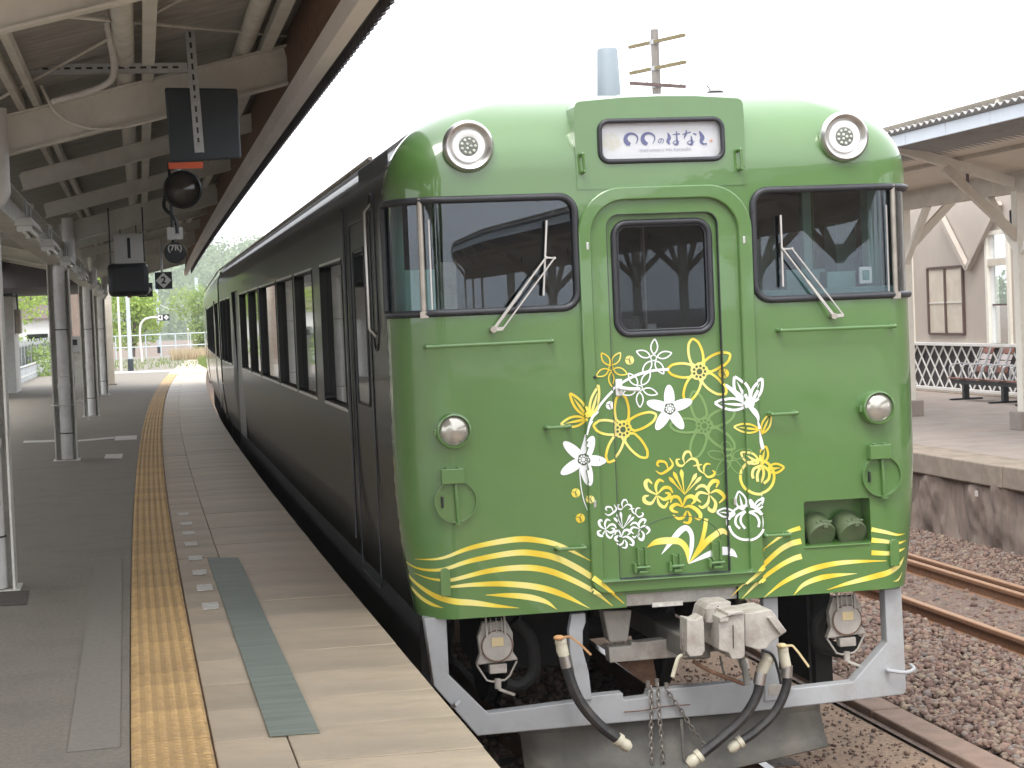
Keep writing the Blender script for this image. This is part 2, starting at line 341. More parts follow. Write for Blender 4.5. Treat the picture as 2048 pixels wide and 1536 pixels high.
# cable trough beside the near track
ct = thing('cable_trough', 'long brown concrete trough cover strip lying beside the ballast', 'trough', (4.66,6,-.16))
first = None
for i in range(26):
    y = 6+i*1.0
    if first is None: first = MB().box(4.56,4.77,y+.004,y+.996,-.30,-.085).build('cover_slab', M['trough'], ct, bev=.012)
    else: copy_part(first, ct, (random.uniform(-.006,.006), i*1.0, random.uniform(-.006,.006)))
# ---------------------------------------------------------------- near platform
plat = thing('platform', None, None, (0,0,PZ), kind='structure')
ys = [-40,-20,0,6]+list(np.arange(8,112,2.0)); m = MB(); n = 4
for y in ys: m.v += [(-9,y,-.3),(-9,y,PZ-.012),(ex(y)-.012,y,PZ-.012),(ex(y)-.012,y,-.3)]
for i in range(len(ys)-1):
    for k in range(3): m.f.append((i*4+k,(i+1)*4+k,(i+1)*4+k+1,i*4+k+1)); m.m.append(0)
m.build('platform_base', M['stonewall'], plat)
m = MB()
for y in ys: m.v += [(-9,y,PZ),(ex(y)-1.275,y,PZ)]
for i in range(len(ys)-1): m.f.append((2*i,2*i+1,2*i+3,2*i+2)); m.m.append(0)
m.build('asphalt', M['asphalt'], plat)
m = MB()   # bare far end of the platform beyond the tactile strip
for y in [y for y in ys if y >= 66]: m.v += [(ex(y)-1.275,y,PZ+.002),(ex(y),y,PZ+.002)]
for i in range(len(m.v)//2-1): m.f.append((2*i,2*i+1,2*i+3,2*i+2)); m.m.append(0)
m.build('far_paving', M['concrete'], plat)
# tactile tiles
def tile_mesh():
    m = MB(); h = .1495; m.box(-h,h,-h,h,-.03,0)
    for i in range(6):
        for j in range(6):
            x = -.125+.05*i; y = -.125+.05*j; V = []
            for r, z in ((.0175,0),(.0115,.0055)):
                for k in range(8): a = k*math.pi/4; V.append((x+r*math.cos(a), y+r*math.sin(a), z))
            m.add(V, [(k,(k+1)%8,8+(k+1)%8,8+k) for k in range(8)]+[tuple(range(8,16))])
    return m
first = None; y = 5.6
while y < 66:
    x = ex(y)-1.12; sl = math.atan(2*KC*(y-16)) if y > 6 else 0
    if first is None:
        first = tile_mesh().build('tactile_tile', M['tile'], None, loc=(0,0,0)); first.parent = plat; t = first
    else: t = first.copy(); COL.objects.link(t); t.parent = plat
    t.location = (x, y, .006+random.uniform(-.001,.001)); t.rotation_euler = (0,0,-sl+random.uniform(-.006,.006)); y += .3
# edge slabs: a narrow border course and a wide edge course
def unit_slab(w, l, name):
    return MB().box(-w/2,w/2,-l/2,l/2,-.06,0).build(name, M['concrete'], None, loc=(0,0,0), bev=.004)
sa = sb = None; y = 5.4; i = 0
while y < 66:
    sl = math.atan(2*KC*(y-16))
    for kind in (0, 1):
        src = sa if kind == 0 else sb; w = .278 if kind == 0 else .681
        if src is None:
            t = unit_slab(w, .594, 'border_slab' if kind == 0 else 'edge_slab')
            if kind == 0: sa = t
            else: sb = t
        else: t = src.copy(); COL.objects.link(t)
        t.parent = plat; off = 0 if kind == 0 else .12
        t.location = (ex(y)-(.682+.14 if kind == 0 else .338), y+off, random.uniform(-.002,.002)); t.rotation_euler = (random.uniform(-.002,.002), random.uniform(-.002,.002), -sl)
    y += .6; i += 1
# rubber mat, painted marks, patches
def quad_on(name, pxs, material, z, parent=plat, th=.003, zp=PZ):
    P = [on_z(px, py, zp) for px, py in pxs]; q = [Vector((p.x,p.y,zp+z-th)) for p in P]
    n = (q[1]-q[0]).cross(q[2]-q[0]).z
    if n < 0: q = q[::-1]
    return MB().prism(q, (0,0,th)).build(name, material, parent)
quad_on('rubber_mat', [(415,1118),(476,1117),(640,1468),(540,1475)], M['mint'], .008, th=.005)
for i, (px, py) in enumerate([(421,1213),(409,1176),(399,1146),(391,1117),(382,1089),(377,1067),(373,1048),(366,1029)]):
    c = on_z(px, py, PZ); w = .047; l = .13; m = MB(); q = []
    for k in range(16):
        a = 2*math.pi*(k+.0)/16; u = max(abs(math.cos(a)), abs(math.sin(a))); r = 1/u*random.uniform(.9,1.03); q.append((c.x+w*r*math.cos(a), c.y+l*r*math.sin(a), PZ+.002))
    m.prism(q, (0,0,.004)).build('painted_square', M['paint'], plat)
quad_on('asphalt_patch', [(190,1128),(245,1128),(240,1495),(134,1506)], M['patch'], .004)
for q in ([(230,873),(274,871),(273,879),(229,881)],[(212,909),(246,908),(244,917),(208,917)],[(48,882),(112,880),(112,884),(46,886)],[(150,881),(228,874),(228,877),(150,884)]): quad_on('painted_line', q, M['paint'], .004)
quad_on('drain_cover', [(0,1184),(58,1182),(52,1210),(0,1213)], M['sleeper'], .005)
quad_on('painted_line', [(228,744),(405,738),(406,741),(228,747)], M['paint'], .006)
# ---------------------------------------------------------------- opposite platform
opp = thing('platform', None, None, (8.78,0,OZ), kind='structure')
MB().box(8.86,30,-60,150,-.3,OZ-.02).build('platform_base', M['stonewall'], opp)
MB().add([(9.3,-60,OZ),(30,-60,OZ),(30,150,OZ),(9.3,150,OZ)], [(0,1,2,3)]).build('paving', M['deck'], opp)
first = None
for i in range(60):
    y = -16+i*1.3
    if first is None: first = MB().box(8.78,9.30,y+.004,y+1.296,OZ-.235,OZ+.004).build('coping_slab', M['coping'], opp, bev=.015)
    else: copy_part(first, opp, (random.uniform(-.012,.012), i*1.3, random.uniform(-.004,.004)))
# rough face of the platform wall
m = MB(); YY = np.arange(4,40,.06); ZZ = np.linspace(-.3,OZ-.2,20)
for y in YY:
    for z in ZZ:
        d = .10*noise.noise((y*1.7,z*1.2,3.1))+.05*noise.noise((y*6,z*4,.7))+.02*noise.noise((y*17,z*11,5.7))
        m.v.append((8.83+d,y,z))
nz_ = len(ZZ)
for i in range(len(YY)-1):
    for j in range(nz_-1): m.f.append((i*nz_+j,i*nz_+j+1,(i+1)*nz_+j+1,(i+1)*nz_+j)); m.m.append(0)
m.build('wall_face', M['stonewall'], opp, smooth=60)
wm = on_x(1953, 987, 8.775)
MB().box(8.765,8.782,wm.y-.02,wm.y+.02,wm.z-.03,wm.z+.03).build('number_tag', M['paint'], opp)
# ================================================================== the train
HW, RC = 1.46, .28; UF = HW-RC; ARC = RC*math.pi/2; YB = 11.15; ZF, ZH, VA = 3.25, .545, .95; USIDE = YB-Y0-RC
UMAX = UF+ARC+USIDE
def wlow(z): return HW-(.085*((1.85-z)/.85)**2 if z < 1.85 else 0)
def fmap(u, v):
    a = abs(u); s = 1 if u >= 0 else -1
    if v <= ZF: z, sc, yf, kr = v, 1.0, Y0, 1.0
    else:
        th = min((v-ZF)/VA, .985)*math.pi/2; z = ZF+ZH*math.sin(th); sc = max(math.cos(th), 1e-3)**.49; zz_ = max(0, (z-3.34)/.455); yf = Y0+.62*(1-math.sqrt(max(0, 1-zz_*zz_))); kr = 1-.45*math.sin(th)
    if a <= UF: xb, yy = a, yf
    elif a <= UF+ARC:
        p = (a-UF)/RC; xb = UF+RC*math.sin(p); yy = yf+RC*kr*(1-math.cos(p))
    else:
        yc = yf+RC*kr; xb = HW; yy = yc+(YB-yc)*(a-UF-ARC)/USIDE
    x = xb*sc
    if v < 1.85 and a > UF: x -= (HW-wlow(v))*(xb-UF)/RC
    return Vector((CX+s*x, yy, z))
def fnorm(u, v):
    e = 2e-3; n = (fmap(u+e, v)-fmap(u-e, v)).cross(fmap(u, v+e)-fmap(u, v-e)); 
    return n.normalized() if n.length > 1e-12 else Vector((0,0,1))
def x2u(x):
    r = x-CX; a = abs(r); s = 1 if r >= 0 else -1
    if a > UF: a = UF+RC*math.asin(min((a-UF)/RC, 1))
    return s*a
def pip(p, poly):
    x, y = p; c = False; j = len(poly)-1
    for i in range(len(poly)):
        xi, yi = poly[i]; xj, yj = poly[j]
        if (yi > y) != (yj > y) and x < (xj-xi)*(y-yi)/(yj-yi)+xi: c = not c
        j = i
    return c
def cdt(outer, holes=(), grid=(), lines=()):
    V = []; E = []
    for loop in [outer]+list(holes):
        o = len(V); V += [Vector(p) for p in loop]; E += [(o+i, o+(i+1) % len(loop)) for i in range(len(loop))]
    for ln in lines:
        o = len(V); V += [Vector(p) for p in ln]; E += [(o+i, o+i+1) for i in range(len(ln)-1)]
    V += [Vector(p) for p in grid]
    v2, e2, f2, *_ = delaunay_2d_cdt(V, E, [], 0, 1e-6)
    F_ = []
    for f in f2:
        c = sum((v2[i] for i in f), Vector((0,0)))/len(f)
        if pip(c, outer) and not any(pip(c, h) for h in holes): F_.append(tuple(f))
    return v2, F_
def rrect(x0, x1, z0, z1, r, n=7):
    if not hasattr(r, '__len__'): r = [r]*4
    out = []
    for (cx, cz, a0, rr) in ((x0+r[0],z0+r[0],180,r[0]),(x1-r[1],z0+r[1],270,r[1]),(x1-r[2],z1-r[2],0,r[2]),(x0+r[3],z1-r[3],90,r[3])):
        for k in range(n): a = R(a0+90*k/(n-1)); out.append((cx+rr*math.cos(a), cz+rr*math.sin(a)))
    return out
def dense(loop, d):
    out = []
    for i in range(len(loop)):
        a = Vector(loop[i]); b = Vector(loop[(i+1) % len(loop)]); k = max(1, int((b-a).length/d))
        out += [tuple(a+(b-a)*t/k) for t in range(k)]
    return out
def fpx(px, py, y=Y0): return on_y(px, py, y)

car = thing('train_car', 'green diesel train car with gold and white flower decals on its front', 'train', (CX,Y0,0))
# ---- front shell with openings
WZ0, WZ1 = 2.612, 3.203
AE = UF+ARC+.03
winL = dense(rrect(-AE, -.483, WZ0, WZ1, (.03,.085,.085,.03)), .04)
winR = dense(rrect(.498, AE, WZ0, WZ1, (.085,.03,.03,.085)), .04)
FR = (2.292-CX, 3.247-CX, 1.085, 3.242); IN = (2.358-CX, 3.172-CX, 1.150, 3.172); DR = (2.447-CX, 3.066-CX, 1.152, 3.100)
frame_out = rrect(*FR, (.07,.07,.24,.24), 12); frame_in = rrect(*IN, (.02,.02,.19,.19), 12); door_out = rrect(*DR, (.01,.01,.07,.07), 6)
JB = (3.492-CX, 3.872-CX, 1.262, 1.508); jbox = rrect(*JB, .012, 3)
outer = [(-UMAX,1.0),(-UF,1.0),(-.285,1.0),(-.285,1.07),(.34,1.07),(.34,1.0),(UF,1.0),(UMAX,1.0)]
vt = ZF+VA*.985
outer = dense(outer+[(UMAX,vt),(-UMAX,vt)], .06)
grid = []
for u in list(np.arange(-UMAX+.04,-UF-ARC-.03,.06))+list(np.arange(-UF-ARC-.03,-UF+.02,.024))+list(np.arange(-UF+.06,UF,.1))+list(np.arange(UF-.01,UF+ARC+.03,.024))+list(np.arange(UF+ARC+.05,UMAX-.02,.06)):
    for v in list(np.arange(1.06,ZF,.09))+list(np.arange(ZF,vt-.01,.035)): grid.append((u, v))
zv = lambda z: ZF+VA*2/math.pi*math.asin((z-ZF)/ZH)
signhole = [(x, zv(z)) for x, z in ((-.40,3.34),(.40,3.34),(.40,3.62),(-.40,3.62))]
holes = [winL, winR, frame_in, jbox, dense(signhole, .05)]
def near(p, loops, d):
    return any((p[0]-q[0])**2+(p[1]-q[1])**2 < d*d for l in loops for q in l)
grid = [p for p in grid if not near(p, holes, .02)]
US = UF+ARC+.10
v2, f2 = cdt(outer, holes, grid, [[(s*US, v) for v in np.linspace(1.0, ZF+.3, 40)] for s in (-1, 1)])
m = MB(); m.v = [tuple(fmap(p.x, p.y)) for p in v2]; m.f = f2
for f in f2:
    c = sum((v2[i] for i in f), Vector((0,0)))/len(f); m.m.append(1 if abs(c.x) > US and c.y < ZF+.3 else (2 if abs(c.x) > US-.02 else 0))
m.build('cab_front', [M['green'], M['side'], M['roof']], car, smooth=60, normals=[fnorm(p.x, p.y) for p in v2])
# panes, gaskets, pillars
for loop, lab in ((winL,'left'),(winR,'right')):
    gp = [(u, v) for u in np.arange(-UMAX,UMAX,.05) for v in np.arange(WZ0+.03,WZ1,.06) if pip((u, v), loop) and not near((u, v), [loop], .015)]
    v3, f3 = cdt(loop, (), gp); m = MB(); nn = []
    for p in v3:
        n = fnorm(p.x, p.y); P = fmap(p.x, p.y)-n*.012
        if abs(p.x) < UF: n = (n + Vector((.028 if p.x < 0 else .02, 0, .004))*min(1, (UF-abs(p.x))/.2)).normalized()
        m.v.append(tuple(P)); nn.append(n)
    m.f = f3; m.m = [0]*len(f3)
    w = m.build('windscreen', M['glass'], car, smooth=60, normals=nn)
    MB().tube([fmap(u, v)+fnorm(u, v)*.004 for u, v in loop], .019, 8, True).build('rubber_gasket', M['rubber'], w, smooth=50)
    s = -1 if lab == 'left' else 1; up = s*(UF+RC*.46)
    P = [fmap(up, z)+fnorm(up, z)*.006 for z in np.linspace(WZ0-.012, WZ1+.012, 12)]
    q = MB(); q.tube(P, .0155, 8); q.box(P[0].x-.022,P[0].x+.022,P[0].y-.02,P[0].y+.01,WZ0-.022,WZ0+.012); q.build('window_pillar', M['brass'], w, smooth=50)
    MB().tube([fmap(up-s*.045, z)+fnorm(up, z)*.002 for z in np.linspace(WZ0+.02, WZ1-.10, 6)], .005, 6).build('drain_rod', M['chrome'], w)
# ---- door surround and door
def ring(o, i, ya, yb_, name, material, parent, bev=.006):
    m = MB(); no, ni = len(o), len(i); assert no == ni
    V = [(CX+x, ya, z) for x, z in o]+[(CX+x, ya, z) for x, z in i]+[(CX+x, yb_, z) for x, z in o]+[(CX+x, yb_, z) for x, z in i]
    F_ = []
    for k in range(no):
        j = (k+1) % no; F_ += [(k,j,no+j,no+k),(2*no+k,3*no+k,3*no+j,2*no+j),(k,2*no+k,2*no+j,j),(no+k,no+j,3*no+j,3*no+k)]
    m.add(V, F_); return m.build(name, material, parent, bev=bev, smooth=35)
gang = ring(frame_out, frame_in, Y0-.032, Y0+.07, 'gangway_frame', M['green'], car, .008)
def planar(outer_, holes_, y, name, material, parent, back=None):
    v3, f3 = cdt(outer_, holes_); m = MB(); m.v = [(CX+p.x, y, p.y) for p in v3]; m.f = [f if (v3[f[1]]-v3[f[0]]).cross(v3[f[2]]-v3[f[0]]) > 0 else f[::-1] for f in f3]; m.m = [0]*len(f3)
    return m.build(name, material, parent)
step = planar(frame_in, [door_out], Y0-.004, 'inner_jamb', M['green'], car)
ring(rrect(*[DR[0]-.0,DR[1]+.0,DR[2]-.0,DR[3]+.0], (.01,.01,.07,.07), 6), rrect(DR[0]+.004,DR[1]-.004,DR[2]+.004,DR[3]-.004,(.01,.01,.066,.066),6), Y0-.0035, Y0+.06, 'door_reveal', M['rubber'], car, 0)  # black edge paints in the shade of the recessed jamb
DWN = (2.500-CX, 3.016-CX, 2.463, 3.047); dwin = rrect(*DWN, .07, 8)
DY = Y0+.03
door = planar(door_out, [dwin], DY, 'gangway_door', M['green'], car)
dw = planar(dwin, [], DY+.012, 'door_window', M['glassd'], door)
MB().tube([(CX+x, DY-.004, z) for x, z in rrect(DWN[0]-.006,DWN[1]+.006,DWN[2]-.006,DWN[3]+.006,.075,8)], .017, 8, True).build('rubber_gasket', M['rubber'], door, smooth=50)
MB().tube([(CX+x, DY-.003, z) for x, z in rrect(DWN[0]+.014,DWN[1]-.014,DWN[2]+.014,DWN[3]-.014,.055,8)], .006, 6, True).build('gasket_lip', M['rubber'], door, smooth=50)
# slots and screws
for px, py in ((1175,492),(1488,480),(1190,1008),(1470,1003)):
    p = fpx(px, py, Y0-.03); MB().box(p.x-.007,p.x+.007,Y0-.0335,Y0-.02,p.z-.02,p.z+.02).build('latch_slot', M['chrome'], gang, bev=.003)
for px, py in ((1187,754),(1497,738)):
    p = fpx(px, py); MB().lathe([(.009,0),(.009,.003),(.005,.004)], (p.x,Y0-.001 if px>1490 else Y0-.0335,p.z), (0,-1,0), 10).build('bolt', M['black'], car)
# white door handle
p = fpx(1237, 775, DY); hd = MB().box(p.x-.018,p.x+.020,DY-.010,DY,p.z-.045,p.z+.045).build('door_handle', M['white'], door, bev=.005)
MB().tube(cr([(p.x+.002,DY-.01,p.z-.005),(p.x+.004,DY-.045,p.z-.003),(p.x+.05,DY-.05,p.z-.010),(p.x+.105,DY-.046,p.z-.014)], 5), .011, 8).build('lever', M['white'], hd, smooth=50)
# footplate flap and its latches at the bottom of the door
fl = [(DR[0]+.035,1.17),(DR[1]-.015,1.17),(DR[1]-.015,1.30)]
for k in range(13):
    a = math.pi*k/12; fl.append((CX*0+.02+.24*math.cos(a), 1.33+.14*math.sin(a)))
fl.append((DR[0]+.035,1.30))
fl = [(x, z) for x, z in fl]
vf, ff = cdt(fl); mm_ = MB(); mm_.prism([(CX+x, DY-.0009, z) for x, z in fl], (0,.0005,0)); flap = mm_.build('footplate', M['green'], door)
MB().tube([(CX+x, DY-.002, z) for x, z in fl[3:16]], .0026, 6).build('seam', M['decald'], flap)
lat = None
def latch(px, py, w, h, tall):
    p = fpx(px, py, DY); m = MB()
    for s in (-1, 1): m.box(p.x+s*w/2-.006,p.x+s*w/2+.006,DY-.034,DY,p.z,p.z+h)
    m.box(p.x-w/2,p.x+w/2,DY-.012,DY,p.z,p.z+h*.9); m.cyl((p.x-w/2-.02,DY-.03,p.z+.012),(p.x+w/2+.02,DY-.03,p.z+.012),.008,n=10)
    m.box(p.x-w/2-.028,p.x-w/2-.014,DY-.045,DY,p.z-.012,p.z+.035); m.box(p.x-w/2-.004,p.x+w/2+.004,DY-.05,DY-.02,p.z-.018,p.z-.006)
    if tall:
        for k in (-1, 1): m.cyl((p.x+k*.02,DY-.04,p.z+.03),(p.x+k*.02,DY-.01,p.z+.03),.006,n=8)
    return m.build('latch', M['green'], door, bev=.002)
latch(1283, 1138, .042, .12, 1); latch(1352, 1135, .036, .075, 0); latch(1432, 1128, .044, .125, 1)
MB().box(CX+FR[0]+.05,CX+FR[1]-.02,Y0-.055,Y0-.0,1.146,1.152).build('sill_ledge', M['green'], gang, bev=.002)
# ---- destination box and sign
bx = [(-.465,3.235),(.465,3.235),(.468,3.60),(.464,3.672),(.455,3.690),(.435,3.699),(.2,3.716),(0,3.720),(-.2,3.716),(-.435,3.699),(-.455,3.690),(-.464,3.672),(-.468,3.60)]
DW = (2.432-CX, 3.108-CX, 3.378, 3.592); dloop = rrect(*DW, .045, 6)
db = planar(bx, [dloop], Y0-.004, 'destination_box', M['green'], car)
m = MB(); n = len(bx)
for k in range(n-1):
    a = bx[k+1-1]; b_ = bx[(k+1)]
    if k >= 1: m.add([(CX+a[0],Y0-.004,a[1]),(CX+b_[0],Y0-.004,b_[1]),(CX+b_[0],Y0+1.1,b_[1]-.0),(CX+a[0],Y0+1.1,a[1]-.0)], [(0,1,2,3)])
a, b_ = bx[-1], bx[0]; m.add([(CX+a[0],Y0-.004,a[1]),(CX+b_[0],Y0-.004,b_[1]),(CX+b_[0],Y0+1.1,b_[1]),(CX+a[0],Y0+1.1,a[1])], [(0,1,2,3)])
m.build('box_sides', M['green'], db, smooth=30)
MB().tube([(CX+x, Y0-.008, z) for x, z in rrect(DW[0],DW[1],DW[2],DW[3],.05,6)], .0135, 8, True).build('rubber_gasket', M['rubber'], db, smooth=50)
sg = planar(rrect(DW[0]-.02,DW[1]+.02,DW[2]-.02,DW[3]+.02,.02,3), [], Y0+.025, 'destination_sign', M['white'], db)
planar(dloop, [], Y0+.004, 'sign_glass', glass('sign_glass', (.95,.95,.96), .2), db)
# ---- strokes: flat print cut from vinyl, following the steps of the front
LAY = [0]; _DEP = [0]
def surfY(x, z):
    r = x-CX
    if DR[0] < r < DR[1] and DR[2] < z < DR[3]: return DY
    if IN[0] < r < IN[1] and IN[2] < z < IN[3]: return Y0-.004
    if FR[0] < r < FR[1] and FR[2] < z < FR[3]: return Y0-.032
    return None
def stroke(m, pts, nx=1, y=None, sub=6):
    if _DEP[0] == 0 and hasattr(m, 'cuts'): m.cuts.append((len(m.v), len(m.f), 'stroke'))
    _stroke(m, pts, nx, y, sub)
def _stroke(m, pts, nx, y, sub):
    """pts: (photo px, photo py, width in photo px); draws a ribbon on the front surface"""
    LAY[0] += 1; off = .0012+.00009*LAY[0]
    C = cr(pts, sub); L_ = []; N_ = len(C)
    for i in range(N_):
        a = C[max(i-1,0)]; b = C[min(i+1,N_-1)]; d = np.array([b[0]-a[0], b[1]-a[1]]); ln = np.hypot(*d); d = d/ln if ln else np.array([1,0])
        nrm = np.array([-d[1], d[0]]); w = max(C[i][2], .35)
        row = []
        for k in range(nx+1):
            q = C[i][:2]+nrm*w*(k/nx-.5); P = fpx(q[0], q[1], y or Y0); row.append((P.x, P.z))
        L_.append(row)
    for i in range(N_-1):
        for k in range(nx):
            q = [L_[i][k], L_[i][k+1], L_[i+1][k+1], L_[i+1][k]]; cx_ = sum(p[0] for p in q)/4; cz_ = sum(p[1] for p in q)/4
            if y is not None: V = [(p[0], y-off, p[1]) for p in q]
            else:
                sy = surfY(cx_, cz_)
                if sy is not None: V = [(p[0], sy-off, p[1]) for p in q]
                else:
                    V = []
                    for p in q:
                        u = x2u(p[0]); V.append(tuple(fmap(u, p[1])+fnorm(u, p[1])*off))
            m.add(V, [(0,1,2,3)])
def T(ox, oy, s): return lambda pts: [(ox+p[0]/s, oy+p[1]/s, (p[2] if len(p) > 2 else 20)/s) for p in pts]
TA, TB, TC, TD = T(1110,670,7.68), T(1330,670,7.68), T(1110,840,7.68), T(1330,840,7.68)
TE, TF, TG, T7, TS = T(1160,960,7.68), T(1330,960,7.68), T(1460,1000,5.12), T(750,800,3.072), T(1180,220,7.314)
def piece(kind):
    def deco(fn):
        def w(m, *a, **k):
            if _DEP[0] == 0 and hasattr(m, 'cuts'): m.cuts.append((len(m.v), len(m.f), kind))
            _DEP[0] += 1
            try: return fn(m, *a, **k)
            finally: _DEP[0] -= 1
        return w
    return deco
@piece('petal')
def petal(m, t, c, tip, wid, sw, pointed, fill=False, r0=.16):
    c = np.array(c, float); tip = np.array(tip, float); ax = tip-c; L_ = np.hypot(*ax); e = ax/L_; n = np.array([-e[1], e[0]])
    prof = (lambda s: math.sin(math.pi*s**.9)**.85) if pointed else (lambda s: math.sqrt(max(0, 1-(2*s**.8-1)**2)))
    if fill:
        S_ = 1-np.cos(np.linspace(0, math.pi, 15)); S_ = S_/2
        stroke(m, t([(*(c+e*L_*(r0*.3+(1-r0*.3)*s)), 2*wid*max(prof(s),.03)) for s in S_]), 4, sub=1)
    else:
        A = [c+e*L_*(r0+(1-r0)*s)+n*wid*prof(s) for s in np.linspace(0,1,9)]; B = [c+e*L_*(r0+(1-r0)*s)-n*wid*prof(s) for s in np.linspace(1,0,9)]
        if pointed: stroke(m, t([(*q, sw) for q in A]), sub=3); stroke(m, t([(*q, sw) for q in B]), sub=3)
        else: stroke(m, t([(*q, sw) for q in A+B[1:]]), sub=3)
@piece('centre')
def disc(m, t, c, r, lobes=0, amp=0):
    pts = []
    for s in np.linspace(-1,1,13): pts.append((c[0]+r*s, c[1], 2*r*math.sqrt(max(0,1-s*s))+.5))
    stroke(m, t(pts), 2, sub=1)
@piece('dots')
def dots(m, t, c, R_, r, n, a0=0):
    for k in range(n): a = a0+2*math.pi*k/n; disc(m, t, (c[0]+R_*math.cos(a), c[1]+R_*math.sin(a)), r)
@piece('ring')
def ringst(m, t, c, r, w, n=14):
    stroke(m, t([(c[0]+r*math.cos(2*math.pi*k/n), c[1]+r*math.sin(2*math.pi*k/n), w) for k in range(n+1)]), sub=2)
LBASE = {'flower_outline':10,'white_flower':14,'flower_eye':34,'leaf_decal':4,'vine_stem':22,'seed_decal':12,'seed_line':20,'fruit_decal':8,'lily_decal':2,'wave_stripe':0}
CALL = [0]
def dec(name, material, f, lab=None):
    CALL[0] += 1; LAY[0] = .29*(CALL[0] % 3)+LBASE.get(name, 0)+(CALL[0] % 5)*4*(name == 'leaf_decal')+(16 if name == 'flower_eye' and material is M['decalw'] else 0)
    m = MB(); m.cuts = []; f(m); o = None
    cuts = m.cuts+[(len(m.v), len(m.f), '')] if m.cuts else [(0, 0, ''), (len(m.v), len(m.f), '')]
    if cuts[0][0] > 0: cuts = [(0, 0, '')]+cuts
    for (v0, f0, kd), (v1, f1, _) in zip(cuts[:-1], cuts[1:]):
        if f1 == f0: continue
        q = MB(); q.v = m.v[v0:v1]; q.f = [tuple(i-v0 for i in t_) for t_ in m.f[f0:f1]]; q.m = [0]*len(q.f)
        if o is None: o = q.build(name, material, car)
        else: q.build(kd or 'stroke', material, o)
    return o
# small outlined flowers
for c, tips, t, mt, sw, lab in (((865,505),[(710,275),(1025,270),(1130,600),(875,795),(630,630)],TA,'gold',20,None),
    ((1535,352),[(1552,60),(1815,275),(1690,600),(1366,600),(1270,250)],TA,'decalw',21,None),
    ((1318,820),[(1150,590),(1482,570),(1595,910),(1325,1115),(1060,912)],TA,'decalw',20,None)):
    def f(m):
        for tp in tips: petal(m, t, c, tp, 52, sw, True, r0=.2)
        dots(m, t, c, 44, 11, 11)
    dec('flower_outline', M[mt], f)
# large outlined flowers with lobed eye
@piece('eye')
def eye(m, t, c, r):
    dots(m, t, c, r*.52, r*.5, 5, -.3); disc(m, t, c, r*.85)
def eyedots(m, t, c, r):
    dots(m, t, c, r*.62, r*.145, 9); disc(m, t, c, r*.32)
for c, tips, t, mt, lab in (((550,562),[(445,60),(992,295),(930,900),(345,1020),(65,530)],TB,'gold',None),
    ((1062,1455),[(1030,905),(1572,1225),(1430,1885),(812,1950),(572,1385)],TA,'gold',None),
    ((625,1400),[(460,870),(1060,1170),(1060,1745),(455,1900),(100,1390)],TB,'ghost',None)):
    def f(m):
        for tp in tips: petal(m, t, c, tp, 108, 38, False, r0=.16)
        eye(m, t, c, 140)
    dec('flower_outline', M[mt], f)
    dec('flower_eye', M['decald'] if mt == 'gold' else M['green'], lambda m: eyedots(m, t, c, 140))
c = (985,585)
dec('flower_outline', M['ghost'], lambda m: [petal(m, TD, c, tp, 62, 17, False) for tp in ((685,510),(820,850),(1180,830),(1300,465),(930,330))]+[ringst(m, TD, c, 48, 30)])
# solid white flowers
for c, tips, t in (((1782,1135),[(1770,765),(1428,1035),(1575,1460),(1990,1448),(2128,1010)],TA), ((432,605),[(128,335),(562,240),(782,632),(518,1004),(88,830)],TC)):
    dec('white_flower', M['decalw'], lambda m: [petal(m, t, c, tp, 82, 0, False, True) for tp in tips])
    dec('flower_eye', M['decald'], lambda m: (dots(m, t, c, 46, 46, 5, .2), disc(m, t, c, 80)))
    dec('flower_eye', M['decalw'], lambda m: (dots(m, t, c, 54, 15, 9), disc(m, t, c, 32)))
# leaf groups
@piece('leaf')
def leaf(m, t, base, tip, wid, sw, rib=True):
    petal(m, t, base, tip, wid, sw, True, r0=.05)
    if rib:
        b = np.array(base, float); e = np.array(tip, float)
        stroke(m, t([(*(b+(e-b)*.02), sw*.9), (*(b+(e-b)*.4), sw*1.1), (*(b+(e-b)*.82), 3)]))
dec('leaf_decal', M['gold'], lambda m: (leaf(m,TA,(505,1265),(228,895),66,38), leaf(m,TA,(520,1265),(662,768),66,38), leaf(m,TA,(490,1290),(88,1372),76,36)))
dec('leaf_decal', M['decalw'], lambda m: (leaf(m,TB,(1265,1040),(1062,640),92,42), leaf(m,TB,(1290,1050),(1488,668),80,42), leaf(m,TB,(1270,1080),(788,1046),88,40), disc(m,TB,(1285,1050),62),
    stroke(m,TB([(925,765,40),(1080,890,80),(1230,1030,110)])), stroke(m,TB([(1270,1090,60),(1350,1180,80),(1395,1260,50),(1402,1330,14)]))))
dec('leaf_decal', M['gold'], lambda m: (leaf(m,TB,(1430,1450),(1052,1408),66,28), leaf(m,TB,(1480,1530),(1622,1205),62,28)))
# vine stems
dec('vine_stem', M['decalw'], lambda m: (stroke(m,TA([(1770,528,40),(1550,545,40),(1350,590,42),(1180,660,40),(1050,735,36),(880,860,38),(700,1060,36),(640,1170,30),(560,1250,40),(500,1390,26),(470,1530,20)])),
    stroke(m,TC([(545,10,40),(500,110,22),(445,330,30),(412,450,36),(400,520,20)])), stroke(m,TC([(378,745,16),(382,860,15),(400,1040,14),(440,1230,13),(497,1385,9)])),
    stroke(m,TD([(1398,20,24),(1430,150,44),(1460,270,52),(1490,400,56),(1500,450,40)])), stroke(m,TF([(1480,215,36),(1462,260,36),(1455,310,30)]))))
